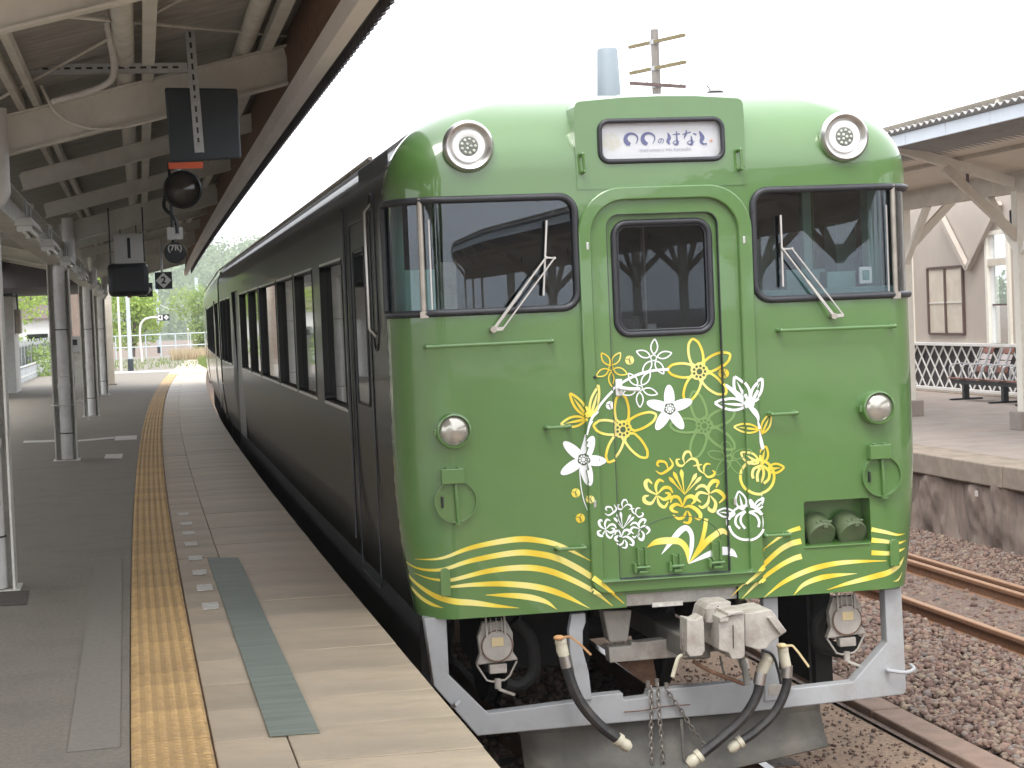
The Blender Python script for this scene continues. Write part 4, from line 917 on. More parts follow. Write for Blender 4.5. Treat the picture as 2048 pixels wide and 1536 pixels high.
MB().box(CX+1.0,CX+1.14,10.9,11.5,.36,.96).build('side_plate', M['void'], car); MB().box(CX-1.35,CX-1.3,10.5,30,.55,.96).build('side_valance', M['void'], car)
MB().box(CX+.92,CX+1.02,10.55,10.62,.40,.97).build('mount_post', M['void'], car)
for xx in (.62,.80): MB().box(CX+xx,CX+xx+.035,11.6,11.66,.5,.97).build('step_bar', M['greyd'], car)
MB().box(CX+.62,CX+.835,11.55,11.68,.48,.50).build('step_tread', M['grey'], car)
# bracket and cross beam behind the coupler
MB().prism([pz(x, y, 10.35) for x, y in ((1206,1222),(1264,1220),(1256,1280),(1252,1283),(1222,1285),(1218,1282))], (0,.12,0)).build('draft_bracket', M['greyd'], car, bev=.008)
MB().prism([pz(x, y, 10.3) for x, y in ((1217,1295),(1262,1292),(1264,1284),(1278,1285),(1385,1272),(1390,1312),(1220,1326))], (0,.1,0)).build('cross_beam', M['greyd'], car, bev=.006)
MB().prism([pz(x, y, 10.42) for x, y in ((1235,1326),(1306,1318),(1316,1370),(1300,1375))], (0,.03,0)).build('stay_plate', M['rust'], car)
# coupler
cp = MB().box(CX-.02,CX+.13,9.95,11.2,.72,.84).build('coupler', M['plow'], car, bev=.01)  # darker grey paints in the shade behind the coupler head
for nm, yy, th, q in (('knuckle',9.86,.2,[(1404,1240),(1410,1218),(1418,1208),(1428,1205),(1462,1203),(1462,1234),(1440,1240),(1428,1246)]),('coupler_head',9.66,.34,[(1438,1243),(1452,1242),(1456,1231),(1489,1226),(1490,1312),(1484,1317),(1464,1319),(1458,1306),(1438,1300)]),
    ('guard_arm',9.72,.3,[(1490,1227),(1506,1226),(1530,1221),(1543,1220),(1574,1263),(1540,1287),(1534,1297),(1518,1300),(1490,1292)]),('jaw',9.70,.14,[(1374,1238),(1390,1241),(1405,1232),(1408,1245),(1410,1302),(1404,1312),(1380,1314),(1374,1304)]),('throat',10.02,.12,[(1400,1244),(1442,1240),(1442,1302),(1400,1306)])):
    MB().prism([pz(x, y, yy) for x, y in q], (0,th,0)).build(nm, M['greyd'] if nm != 'throat' else M['plow'], cp, bev=.005)  # throat gets a darker grey for the shade in its recess
MB().prism([pz(x, y, 9.69) for x, y in ((1536,1236),(1545,1232),(1574,1262),(1562,1270))], (0,.05,0)).build('guard_nose', M['greyd'], cp, bev=.004)
m = MB(); m.bar(pz(1436,1212,9.855),pz(1437,1236,9.855),.006,.004,(0,-1,0)); m.bar(pz(1466,1250,9.655),pz(1467,1296,9.655),.004,.003,(0,-1,0)); m.build('seam', M['void'], cp)
MB().cyl(pz(1421,1243,9.80),Vector(pz(1421,1243,9.80))+Vector((0,0,.07)),.03,n=14).build('pivot_pin', M['greyd'], cp, smooth=40)
MB().prism([pz(x, y, 9.64) for x, y in ((1440,1236),(1456,1233),(1456,1226),(1486,1222),(1489,1227),(1458,1233),(1456,1243),(1440,1245))], (0,.3,0)).build('top_rib', M['greyd'], cp, bev=.003)
MB().prism([pz(x, y, 9.75) for x, y in ((1478,1316),(1496,1318),(1500,1338),(1486,1342))], (0,.05,0)).build('lug', M['greyd'], cp, bev=.004); MB().lathe([(.014,0),(.014,.012),(.008,.016)], pz(1490,1328,9.75), (0,-1,0), 8).build('bolt', M['chain'], cp)
def rod(name, pts, r, mt, y, parent=cp, sub=4): return MB().tube([Vector(pz(p_[0], p_[1], y)) if len(p_) == 2 else Vector(pz(p_[0], p_[1], p_[2])) for p_ in cr(pts, sub)], r, 8).build(name, M[mt], parent, smooth=45)
rod('uncoupling_rod', [(1386,1322),(1420,1342),(1488,1368)], .011, 'rust', 9.8); rod('link_arm', [(1484,1318),(1490,1340),(1494,1370)], .018, 'plow', 9.72); rod('lift_handle', [(1374,1310),(1358,1314),(1350,1335),(1345,1354)], .011, 'cream', 9.8)
rod('latch_pin', [(1366,1262),(1366,1282),(1370,1312)], .012, 'chain', 9.76); rod('chain_hook', [(1440,1312),(1446,1340),(1452,1362)], .006, 'plow', 9.85)
# air hoses
def hose(name, pts, y, r, tip, lever):
    h = rod(name, pts, r, 'hose', y, car, 8); a = Vector(pz(*pts[0], y)); d = (Vector(pz(*pts[1], y))-a).normalized(); m = MB(); m.lathe([(r*1.12,-.02),(r*1.12,.045)], a, d, 16); m.build('hose_clamp', M['chrome'], h, smooth=40)
    m = MB(); c0 = Vector(pz(*tip, y)); m.tube([c0, c0+(a-c0)*.5+Vector((-.004,0,.004)), a], [r*1.05,r*1.15,r*1.0], 12); m.ball(tuple(c0), r*1.2, 10); m.build('elbow', M['cream'], h, smooth=50)
    if lever:
        m = MB(); L_ = [Vector(pz(*q, y-.03)) for q in lever]
        for i in range(len(L_)-1): m.bar(L_[i], L_[i+1], .006, .012)
        m.ball(tuple(L_[0]+Vector((.02,0,0))), .03, 10, (1,1,.5)); m.build('cock_lever', M['rustor'] if lever[0][0] < 1300 else M['tan'], h, bev=.002)
    b_ = Vector(pz(*pts[-1], y)); e = (b_-Vector(pz(*pts[-2], y))).normalized(); m = MB(); m.lathe([(r*1.3,-.015),(r*1.3,.01),(r*1.0,.012),(r*1.1,.03),(r*1.2,.05),(r*.8,.075),(0,.08)], b_, e, 14); m.build('hose_coupling', M['cream'], h, smooth=40)
    return h
hose('air_hose', [(1130,1318),(1136,1345),(1158,1400),(1196,1447),(1238,1480)], 9.98, .0285, (1122,1284), [(1110,1276),(1140,1273),(1160,1288),(1182,1310)])
hose('air_hose', [(1521,1352),(1514,1390),(1486,1436),(1440,1478),(1398,1512)], 9.93, .029, (1536,1318), None)
hose('air_hose', [(1574,1338),(1572,1376),(1550,1424),(1512,1462),(1480,1484)], 9.97, .027, (1566,1300), [(1556,1292),(1585,1291),(1597,1305),(1618,1334)])
rod('cable', [(1524,1300),(1545,1310),(1556,1340),(1562,1368)], .008, 'black', 9.9, car)
# chains
def chain(pts, y, L_=.028):
    C = [Vector(pz(p_[0], p_[1], y)) for p_ in cr(pts, 12)]; m = MB(); acc = 0; k = 0; nxt = 0
    for i in range(len(C)-1):
        seg = (C[i+1]-C[i]).length
        while nxt <= acc+seg:
            c = C[i]+(C[i+1]-C[i])*((nxt-acc)/seg); d = (C[i+1]-C[i]).normalized(); sd_ = d.cross(Vector((0,1,0))).normalized() if k % 2 else Vector((0,1,0)); lp = []
            for j in range(10): a = 2*math.pi*j/10; lp.append(c+d*L_*.72*math.cos(a)+sd_*L_*.36*math.sin(a))
            m.tube(lp, L_*.13, 5, True); nxt += L_; k += 1
        acc += seg
    return m.build('safety_chain', M['chain'], skirt, smooth=60)
chain([(1302,1378),(1303,1420),(1302,1470),(1304,1532)], YS-.03); chain([(1316,1374),(1318,1420),(1322,1470),(1327,1532)], YS-.035); chain([(1334,1382),(1362,1420),(1386,1460),(1413,1497)], YS-.03)
m = MB()
for px, py in ((1296,1376),(1314,1372),(1333,1380)): m.cyl(pz(px,py,YS+.03),Vector(pz(px,py,YS+.03))+Vector((0,0,.04)),.012,n=8)
m.build('chain_eye', M['chain'], skirt); rod('wire', [(1248,1424),(1285,1421),(1330,1413),(1380,1409)], .003, 'rust', YS-.01, skirt)
# electric jumpers
def jumper(px, py, y, root):
    c = Vector(pz(px, py, y)); j = MB().lathe([(.094,.04),(.094,-.01),(.088,-.018),(.0,-.018)], c, (0,1,0), 32).build('jumper_coupler', M['greyd'], root, smooth=35)
    m = MB(); m.prism([(c.x-.115,y-.02,c.z-.098),(c.x+.115,y-.02,c.z-.085),(c.x+.088,y-.02,c.z-.04),(c.x+.092,y-.02,c.z+.06),(c.x+.06,y-.02,c.z+.13),(c.x-.07,y-.02,c.z+.13),(c.x-.1,y-.02,c.z+.05),(c.x-.092,y-.02,c.z-.04)], (0,.05,0)); m.box(c.x-.045,c.x+.05,y-.03,y+.03,c.z-.15,c.z-.10); m.build('body', M['greyd'], j, bev=.005)
    MB().lathe([(.082,-.034),(.078,-.038),(0,-.038)], c, (0,1,0), 32).build('lid', M['greyd'], j, smooth=35); MB().tube([c+Vector((.084*math.cos(a),-.036,.084*math.sin(a))) for a in np.linspace(0,6.1,20)], .003, 5, True).build('lid_seam', M['rust'], j)
    MB().box(c.x-.03,c.x+.034,y-.043,y-.036,c.z+.0,c.z+.046).build('name_plate', M['tan'], j)
    m = MB()
    for s in (-.055,.045): m.bar((c.x+s,y-.045,c.z+.06),(c.x+s,y-.03,c.z+.17),.01,.012)
    for s in (-.03,.0,.03): m.bar((c.x+s,y-.042,c.z+.07),(c.x+s,y-.03,c.z+.15),.005,.006)
    m.build('spring_clip', M['greyd'], j); MB().tube([c+Vector(q) for q in ((-.11,-.0,-.1),(-.06,-.01,-.185),(-.03,-.01,-.195),(.04,-.01,-.19),(.065,-.01,-.17),(.11,0,-.095))], .006, 6).build('bail', M['greyd'], j)
    m = MB(); m.cyl(c+Vector((0,-.01,-.18)),c+Vector((0,-.01,-.235)),.018); m.bar(c+Vector((0,-.02,-.235)),c+Vector((.085,-.04,-.27)),.02,.014); m.build('handle', M['greyd'], j, bev=.003)
    return j
j1 = jumper(992,1290,10.28,car); j2 = jumper(1690,1238,10.28,car)
rod('jumper_cable', [(1030,1240,10.4),(1062,1280,10.4),(1068,1340,10.4),(1040,1370,10.4),(1012,1366,10.4)], .036, 'void', 10.4, j1); rod('jumper_cable', [(1668,1205,10.38),(1636,1240,10.4),(1640,1285,10.4),(1690,1300,10.4),(1715,1270,10.4)], .045, 'void', 10.4, j2)
# ---- second car, turned a little into the curve
car2 = thing('train_car', 'second train car, maroon brown and glossy, coupled behind the green one', 'train', (CX+.02,33.5,0))
side_walls(car2, 33.5, 54.6, [(a, a+1.25, 2.02, 2.985) for a in (34.2,35.7,38.9,40.6,42.3,44.0,45.7,47.4)], [(37.0,38.3),(49.4,50.7)], M['brown'], M['roof'], M['black'])
MB().box(CX-HW+.05,CX+HW-.05,33.5,33.56,1.0,3.5).build('end_wall', M['brown'], car2); MB().box(CX-1.3,CX+1.3,34,54,.4,.98).build('underframe', M['void'], car2)
MB().box(CX-.45,CX+.45,32.95,33.55,1.1,3.1).build('gangway_bellows', M['rubber'], car2)
car2.rotation_euler = (0,0,-R(1.15))
# ================================================================== near platform canopy
M['steel'] = mat('beige_steel_paint', (.74,.725,.665), .6, var=.1, scale=3, dirt=(.52,.47,.40), damt=.4, dscale=4, bump=.03)
M['steell'] = mat('pale_steel_paint', (.76,.745,.69), .55, var=.08, scale=5, dirt=(.24,.18,.13), damt=.4, dscale=6)
M['sheet'] = mat('roof_sheet_brown', (.36,.35,.325), .8, var=.15, scale=3, stretch=(1,4,1), dirt=(.22,.195,.17), damt=.5)
M['apron'] = mat('shaded_apron_sheet', (.075,.065,.07), .7, var=.15)  # near-black tone paints in the shade on the apron's inner face
M['board'] = mat('painted_fascia_board', (.90,.85,.83), .6, var=.06, scale=3, stretch=(1,.3,1), dirt=(.72,.65,.62), damt=.4)
M['pvc'] = mat('grey_white_pvc', (.76,.75,.73), .4, var=.06, scale=4, dirt=(.36,.30,.25), damt=.4, dscale=5)
M['galv'] = mat('galvanised_steel', (.40,.41,.42), .45, metal=.4, var=.12, scale=30)
M['signblk'] = mat('sign_black', (.018,.020,.024), .45, var=.1)
M['boardblk'] = mat('blue_black_board', (.028,.037,.045), .5, var=.1)
M['orange'] = mat('red_orange_tape', (.60,.10,.03), .5, var=.06)
M['signwht'] = mat('sign_white', (.66,.66,.64), .5, var=.05, dirt=(.45,.42,.38), damt=.3)
M['lampglass'] = mat('tube_white', (.75,.75,.76), .15, var=.02)
CXC, SLOPE = -.97, .233
YSC = 3.0
def eav(y): return 1.02+(.00013*(y-12)**2 if y > 12 else 0)
def zb(x): return 3.65+SLOPE*abs(x-CXC)            # underside of the main beams
can = thing('platform_canopy', 'beige steel butterfly canopy with brown sheet roof over the near platform', 'canopy', (CXC,12.5,PZ))
YC = [12.5, 24.6, 36.8, 48.5]
def ibeam(name, a, b, h, w, material, parent, tf=.012):
    a = Vector(a); b = Vector(b); m = MB(); up = Vector((0,0,1)); m.bar(a+up*(tf/2), b+up*(tf/2), w, tf); m.bar(a+up*(h-tf/2), b+up*(h-tf/2), w, tf); m.bar(a+up*(h/2), b+up*(h/2), .010, h-2*tf-.002)
    return m.build(name, material, parent)
yr = 12.5-4.05*2; k = 0
while yr < 53.5:
    main = any(abs(yr-y) < .6 for y in YC); yy = min(YC, key=lambda q: abs(q-yr)) if main else yr; h = .25 if main else .15
    for s in (1, -1):
        x0, x1 = (CXC+.06, eav(yy)-.02) if s > 0 else (CXC-.06, -3.0)
        o = ibeam('main_beam' if main else 'rafter', (x0,yy,zb(x0)+(.25-h)), (x1,yy,zb(x1)+(.25-h)), h, .11 if main else .085, M['steel'], can)
        if main and s > 0:
            m = MB()
            for dx in (.05,.11):
                for dz in (.05,.12,.19): m.cyl((x1-dx,yy-.012,zb(x1-dx)+dz),(x1-dx,yy-.028,zb(x1-dx)+dz),.013,n=6)
            m.build('bolts', M['steel'], o)
    yr += 4.05
YE = 53.6
for x in (-.66,-.57): MB().box(x-.02,x+.02,YSC,YE,zb(x)+.255,zb(x)+.32).build('purlin', M['steel'], can)
for x, r in ((-.02,.058),(.72,.055)):
    if r: MB().tube([(x,YSC,zb(x)+.25+r),(x,YE,zb(x)+.25+r)], r, 12).build('purlin_pipe', M['steell'], can, smooth=50)
    MB().box(x+.10,x+.17,YSC,YE,zb(x)+.262,zb(x)+.33).build('purlin', M['steel'], can)
for x in (-1.5,-2.2,-2.85): MB().box(x-.04,x+.04,YSC,YE,zb(x)+.26,zb(x)+.34).build('purlin', M['steel'], can)
# roof sheet, corrugated, ridges down the slope
m = MB(); ys_ = np.arange(YSC, YE+.2, .0325); X_ = [None,]
for i, y in enumerate(ys_):
    dz = .014*math.sin(2*math.pi*y/.13); e = eav(y)+.17
    m.v += [(-3.15,y,zb(-3.15)+.36+dz),(CXC-.02,y,zb(CXC)+.37+dz),(e,y,zb(e)+.36+dz)]
for i in range(len(ys_)-1):
    for j in (0,1): m.f.append((i*3+j,i*3+j+1,i*3+j+4,i*3+j+3)); m.m.append(0)
m.build('roof_sheet', M['sheet'], can, smooth=70)
# apron of vertical corrugated sheet and the board under it
for nm, z0, z1, dx, mt in (('apron_sheet',4.02,4.60,.165,'apron'),):
    m = MB()
    for y in np.arange(YSC, YE, .02):
        x = eav(y)+dx+.016*math.sin(2*math.pi*y/.16); zz = 4.02+.006*math.sin(2*math.pi*y/.16)
        m.v += [(x,y,zz),(x,y,z1)]
    n = len(m.v)//2
    for i in range(n-1): m.f.append((2*i,2*i+2,2*i+3,2*i+1)); m.m.append(0)
    m.build(nm, M[mt], can, smooth=70)
ya = YSC
while ya < YE-.1:
    yb2 = min(ya+3.6, YE); xa, xb = eav(ya), eav(yb2); m = MB()
    m.add([(xa-.035,ya+.004,3.965),(xb-.035,yb2,3.965),(xb-.035,yb2,4.085),(xa-.035,ya+.004,4.085),(xa+.05,ya+.004,3.965),(xb+.05,yb2,3.965),(xb+.05,yb2,4.085),(xa+.05,ya+.004,4.085)], [(0,3,2,1),(4,5,6,7),(0,1,5,4),(3,7,6,2),(0,4,7,3),(1,2,6,5)])
    m.build('fascia_board', M['board'], can); ya = yb2
m = MB(); ys2 = np.arange(YSC, YE, 3)
for y in ys2: m.v += [(eav(y)-.03,y,4.09),(eav(y)-.03,y,4.42)]
for i in range(len(ys2)-1): m.f.append((2*i,2*i+1,2*i+3,2*i+2)); m.m.append(0)
m.build('eave_channel', M['rust'], can)
m = MB()
for y in ys2: m.v += [(eav(y)+.05,y,4.075),(eav(y)+.15,y,4.075)]
for i in range(len(ys2)-1): m.f.append((2*i,2*i+1,2*i+3,2*i+2)); m.m.append(0)
m.build('soffit', M['apron'], can)  # dark filler strip standing in for shade under the eave
MB().box(-3.2,-3.14,YSC,YE,4.05,4.55).build('eave_channel', M['apron'], can)
# longitudinal girder over the columns
ibeam('girder', (CXC,YSC,3.42), (CXC,YE,3.42), .26, .2, M['steel'], can)
# columns with rain pipes
def column(y):
    c = MB(); x = CXC
    for s in (-1, 1): c.box(x+s*.125-.007,x+s*.125+.007,y-.125,y+.125,PZ-.02,3.43)
    c.box(x-.12,x+.12,y-.006,y+.006,PZ-.02,3.43); o = c.build('column', M['steell'], can)
    MB().box(x-.16,x+.16,y-.16,y+.16,PZ-.01,PZ+.012).build('base_plate', M['steel'], o)
    px_ = x+.01; py_ = y-.088
    path = cr([(px_,py_,PZ+.02),(px_,py_,2.4),(px_,py_,3.28),(px_+.02,py_,3.38),(px_+.13,py_-.03,3.45),(px_+.14,py_-.03,3.55),(px_+.14,py_-.03,3.98)], 6)
    MB().tube([tuple(q) for q in path], .074, 14).build('rain_pipe', M['pvc'], o, smooth=50)
    for z in (1.35,2.05,2.62,3.05): MB().tube([(px_+.078*math.cos(a), py_+.078*math.sin(a), z) for a in np.linspace(0,6.283,17)[:-1]], .006, 5, True).build('pipe_clip', M['black'] if z in (2.62,1.35) else M['steel'], o)
    for z in (1.9,): MB().lathe([(.080,0),(.082,.01),(.082,.05),(.080,.06)], (px_,py_,z), (0,0,1), 16, False).build('pipe_socket', M['pvc'], o, smooth=50)
    return o
cols = [column(y) for y in YC]
P = [(CXC+.13,24.45,1.72),(CXC+.2,24.4,1.75),(CXC+.26,24.4,1.68),(CXC+.29,24.4,1.50)]
MB().tube([tuple(q) for q in cr(P,5)], .006, 5).build('tie_rope', M['signwht'], cols[1], smooth=50)
MB().tube([(CXC+.085*math.cos(a)*1.8,24.51+.15*math.sin(a),1.70) for a in np.linspace(0,6.283,17)[:-1]], .006, 5, True).build('tie_rope', M['signwht'], cols[1])
# bracing rods and conduits
for a, b in (((-.8,12.3,4.02),(1.0,8.6,4.42)),((1.0,12.4,4.40),(-.8,8.6,4.0)),((-.8,24.4,4.02),(1.0,20.7,4.42)),((-.9,8.4,4.0),(.95,4.5,4.4))): MB().tube([a,b], .009, 6).build('bracing_rod', M['steell'], can)
P = cr([(-.55,12.40,4.15),(-.45,12.38,3.95),(-.30,12.38,3.86),(-.08,12.38,3.845),(.25,12.38,3.915)], 6); MB().tube([tuple(q) for q in P], .011, 6).build('conduit', M['steell'], can, smooth=50)
MB().tube([tuple(q) for q in cr([(-.10,9.9,4.25),(-.10,10.6,4.22),(-.08,11.4,4.08),(-.16,11.7,4.02),(-.45,11.9,3.96)],5)], .02, 8).build('conduit', M['pvc'], can, smooth=50)
# fluorescent lamps hung beside the girder
def strip_lamp(y, z, x=-.78, label=None):
    t = thing('strip_lamp', label, 'lamp', (x,y,z), 'strip lamps under the canopy girder')
    MB().prism([(x-.07,y-.62,z),(x-.05,y-.62,z+.06),(x+.05,y-.62,z+.06),(x+.07,y-.62,z)], (0,1.24,0)).build('housing', M['signwht'], t, bev=.004)
    for dx in (-.03,.03): MB().cyl((x+dx,y-.58,z-.018),(x+dx,y+.58,z-.018),.016,n=12).build('tube', M['lampglass'], t, smooth=50)
    for yy in (y-.6,y+.58): MB().box(x-.055,x+.055,yy,yy+.02,z-.04,z-.001).build('end_cap', M['signwht'], t)
    for yy in (y-.3,y+.3): MB().cyl((x,yy,z+.06),(x,yy,z+.20),.008,n=6).build('hanger', M['galv'], t)
    return t
for y, lab in ((14.9,'white strip lamp at the left edge of the photo, nearest one'),(18.4,'white strip lamp under the girder, second from the camera'),(22.6,'white strip lamp just above the second column'),(28.5,'white strip lamp between the second and third columns'),(41.0,'small strip lamp beyond the third column')):
    strip_lamp(y, 3.36, label=lab)
# slotted angle frame with the dark board
ya = 11.62
hg = thing('slotted_hanger', 'galvanised slotted angle frame hanging from the canopy in front of a dark board', 'bracket', (.38,ya,3.62))
def slotted(a, b, name):
    a = Vector(a); b = Vector(b); d = (b-a).normalized(); L_ = (b-a).length; o = MB().bar(a,b,.052,.006,(0,-1,0)).build(name, M['galv'], hg); sx = d.cross(Vector((0,-1,0))).normalized()
    MB().bar(a+sx*.026+Vector((0,.025,0)), b+sx*.026+Vector((0,.025,0)), .006,.05,(0,-1,0)).build('flange', M['galv'], o)
    t = .05
    while t < L_-.05:
        MB().bar(a+d*t+Vector((0,-.0045,0)), a+d*(t+.035)+Vector((0,-.0045,0)), .012,.002,(0,-1,0)).build('slot', M['black'], o); t += .062
    return o
slotted((.385,ya,3.615),(.352,ya,4.62),'vertical_angle'); slotted((-.85,ya+.03,4.125),(.34,ya+.03,4.118),'cross_angle')
m = MB()
for z in (3.66,3.92): m.lathe([(.014,0),(.014,.012),(.008,.014)], (.383-.008*(z-3.6),ya-.004,z), (0,-1,0), 8)
m.build('bolts', M['galv'], hg)
bd = thing('dark_board', 'square blue black board seen from behind, red orange strip below', 'sign', (.41,11.92,3.6))
MB().prism([(.207,11.92,4.035),(.640,11.92,4.020),(.645,11.92,3.600),(.222,11.92,3.585)][::-1], (0,.03,0)).build('panel', M['boardblk'], bd, bev=.012); MB().box(.208,.412,11.90,11.92,3.545,3.583).build('orange_strip', M['orange'], bd)
# round lamp below the board
c = on_y(365,380,13.9); hl = thing('round_repeater_lamp', 'round black hooded lamp with glassy centre hanging below the dark board', 'lamp', (c.x,c.y,c.z))
MB().lathe([(.02,.16),(.09,.14),(.132,.02),(.134,-.06),(.124,-.07),(.120,-.03)], c, (0,1,0), 32, False).build('hood', M['signblk'], hl, smooth=40)
MB().lathe([(.121,-.02),(.10,-.035),(.06,-.055),(0,-.066)], c, (0,1,0), 28).build('lens', mat('dark_lamp_lens', (.05,.042,.035), .12, var=.2), hl, smooth=60)
MB().cyl((c.x-.02,13.96,c.z+.1),(c.x-.03,13.96,4.25),.018,n=10).build('stem', M['galv'], hl)
MB().tube([tuple(q) for q in cr([(c.x-.12,13.92,c.z-.03),(c.x-.13,13.92,c.z-.12),(c.x-.06,13.92,c.z-.2),(c.x-.05,13.92,c.z-.3)],4)], .014, 6).build('cable', M['signblk'], hl, smooth=50)
# (7R) disc on its rod
c = on_y(350,505,20.3); ds = thing('round_sign', 'small round black sign marked 7R hanging on a rod', 'sign', (c.x,c.y,c.z))
MB().lathe([(.108,.02),(.11,.015),(.11,-.01),(.106,-.015),(0,-.015)], c, (0,1,0), 28).build('disc', M['signblk'], ds, smooth=35); MB().cyl((c.x-.012,20.33,c.z+.06),(c.x-.02,20.33,4.28),.016,n=10).build('rod', M['signblk'], ds)
q = on_y(350,467,20.3); MB().box(q.x-.08,q.x+.08,20.27,20.29,q.z-.062,q.z+.062).build('small_plate', M['signwht'], ds); MB().box(q.x-.0,q.x+.045,20.255,20.27,q.z-.012,q.z+.012).build('clamp', M['galv'], ds)
text_mesh('(7R)', .085, 'lettering', M['signwht'], ds, (c.x,20.283,c.z+.045), (1,0,0), (0,0,1), .002)
# platform number 1 box and the monitor below it
a, b = on_y(226,468,25.2), on_y(289,524,25.2); n1 = thing('number_sign', 'white box sign with black figure 1 hanging under the canopy', 'sign', ((a.x+b.x)/2,25.2,b.z))
MB().box(a.x,b.x,25.2,25.42,b.z,a.z).build('box', M['signwht'], n1, bev=.012); cx_ = (a.x+b.x)/2; MB().box(cx_-.018,cx_+.02,25.194,25.198,b.z+.055,a.z-.055).build('figure', M['signblk'], n1)
for dx in (-.1,.1): MB().cyl((cx_+dx,25.3,a.z),(cx_+dx,25.3,4.1),.008,n=6).build('hanger', M['signblk'], n1)
a, b = on_y(214,527,23.6), on_y(299,590,23.6); mo = thing('platform_monitor', 'bulky black rounded monitor housing under the number 1 sign', 'monitor', ((a.x+b.x)/2,23.6,b.z))
MB().box(a.x,b.x,23.6,24.15,b.z,a.z).build('housing', M['signblk'], mo, bev=.055); MB().box(a.x+.09,b.x-.03,23.62,24.1,a.z-.006,a.z+.004).build('top_trim', M['signwht'], mo); MB().box((a.x+b.x)/2-.02,(a.x+b.x)/2+.03,23.7,23.8,b.z-.02,b.z+.004).build('indicator', mat('red_plastic', (.35,.03,.05), .4), mo)
for dx in (-.2,.2): MB().cyl(((a.x+b.x)/2+dx,23.9,a.z),((a.x+b.x)/2+dx,23.9,4.05),.010,n=6).build('hanger', M['signblk'], mo)
# stop signs with a white diamond
def diamond(pc, y, half, txt, label, top=4.2):
    c = on_y(*pc, y); t = thing('stop_sign', label, 'sign', (c.x,y,c.z-half)); MB().box(c.x-half,c.x+half,y,y+.02,c.z-half,c.z+half).build('panel', M['signblk'], t)
    MB().prism([(c.x-half*.93,y-.002,c.z),(c.x,y-.002,c.z-half*.93),(c.x+half*.93,y-.002,c.z),(c.x,y-.002,c.z+half*.93)], (0,-.003,0)).build('diamond', M['signwht'], t)
    if txt: text_mesh(txt, half*1.15, 'figure', M['signblk'], t, (c.x,y-.008,c.z), (1,0,0), (0,0,1), .006)
    MB().cyl((c.x-.02,y+.03,c.z+half),(c.x-.02,y+.03,top),.02,n=8).build('hanger', M['galv'], t)
diamond((327,561), 36.2, .155, '2', 'black square sign with white diamond and figure 2'); diamond((291,580), 44.0, .155, '', 'black diamond sign half hidden behind the monitor')
# ================================================================== opposite platform: station building, canopy, bench
M['wall'] = mat('cream_board_wall', (.47,.41,.355), .75, var=.07, scale=3, dirt=(.39,.33,.28), damt=.4, dscale=1.5, bump=.03)
M['timber'] = mat('cream_painted_timber', (.60,.54,.45), .7, var=.1, scale=4, dirt=(.50,.40,.31), damt=.45, dscale=3)
M['timberl'] = mat('pale_painted_timber', (.80,.76,.67), .65, var=.06, scale=4, dirt=(.35,.29,.23), damt=.3, dscale=4)
M['timbrn'] = mat('brown_trim', (.10,.06,.05), .6, var=.15)
M['latback'] = mat('dark_plinth', (.06,.048,.05), .8, var=.2)
M['lath'] = mat('grey_white_lath', (.70,.68,.65), .6, var=.08)
M['fasc'] = mat('pale_blue_metal_fascia', (.62,.66,.71), .45, var=.05, scale=2)
M['slate'] = mat('grey_corrugated_roof', (.36,.35,.335), .8, var=.15, scale=5, dirt=(.26,.24,.22), damt=.5)
M['ceil'] = mat('cream_ceiling_board', (.74,.67,.58), .75, var=.08, scale=3, stretch=(1,.2,1))
M['benchred'] = mat('red_brown_slat', (.20,.075,.05), .45, var=.15, scale=8)
M['benchpale'] = mat('pale_slat', (.50,.45,.44), .5, var=.08)
WX = 14.887
sb_ = thing('station_building', 'cream station building wall with window and notice frame, lattice plinth', 'building', (WX,30,OZ))
win = [(31.66,32.47,1.70,3.625),(36.0,36.8,1.70,3.625),(27.2,28.0,1.70,3.625),(40.2,41.0,1.70,3.625),(22.8,23.6,1.70,3.625)]
out = dense([(8,1.68),(56,1.68),(56,5.3),(8,5.3)], 2.0); v3, f3 = cdt(out, [[(a,z0),(b,z0),(b,z1),(a,z1)] for a,b,z0,z1 in win])
m = MB(); m.v = [(WX,p.x,p.y) for p in v3]; m.f = f3; m.m = [0]*len(f3); wl2 = m.build('wall', M['wall'], sb_); so_ = wl2.modifiers.new('t','SOLIDIFY'); so_.thickness = .12; so_.offset = 0
for y0_, y1_, z0, z1 in win:
    w = MB(); x = WX-.075
    for a, b in (((x,y0_-.03,z0-.04),(x,y0_-.03,z1+.06)),((x,y1_+.03,z0-.04),(x,y1_+.03,z1+.06))): w.bar(a,b,.10,.07,(1,0,0))
    w.bar((x,y0_-.08,z1+.03),(x,y1_+.08,z1+.03),.07,.07); wo = w.build('window', M['timberl'], sb_, bev=.004)
    MB().box(WX-.10,WX+.02,y0_,y1_,3.075,3.20).build('transom', M['timber'], wo); MB().box(WX-.03,WX+.0,y0_,y1_,2.37,2.40).build('glazing_bar', M['timbrn'], wo); MB().box(WX-.12,WX-.02,y0_-.08,y1_+.08,z0-.07,z0-.0).build('sill', M['timber'], wo)
    MB().add([(WX+.0,y0_,z0),(WX,y1_,z0),(WX,y1_,z1),(WX,y0_,z1)], [(0,1,2,3)]).build('pane', glass('station_pane', (.90,.94,.93), .2), wo)
    for yy in (y0_,y1_-.03): MB().box(WX-.05,WX+.02,yy,yy+.03,z0,z1).build('sash', M['lath'], wo)
fr = MB(); a0,a1,b0,b1 = 33.56,35.17,1.865,3.11
for p_, q_ in (((a0,b0),(a1,b0)),((a0,b1),(a1,b1))): fr.box(WX-.10,WX-.062,p_[0],q_[0],p_[1]-.022,p_[1]+.022)
for y in (a0,(a0+a1)/2,a1): fr.box(WX-.105,WX-.061,y-.03,y+.03,b0,b1)
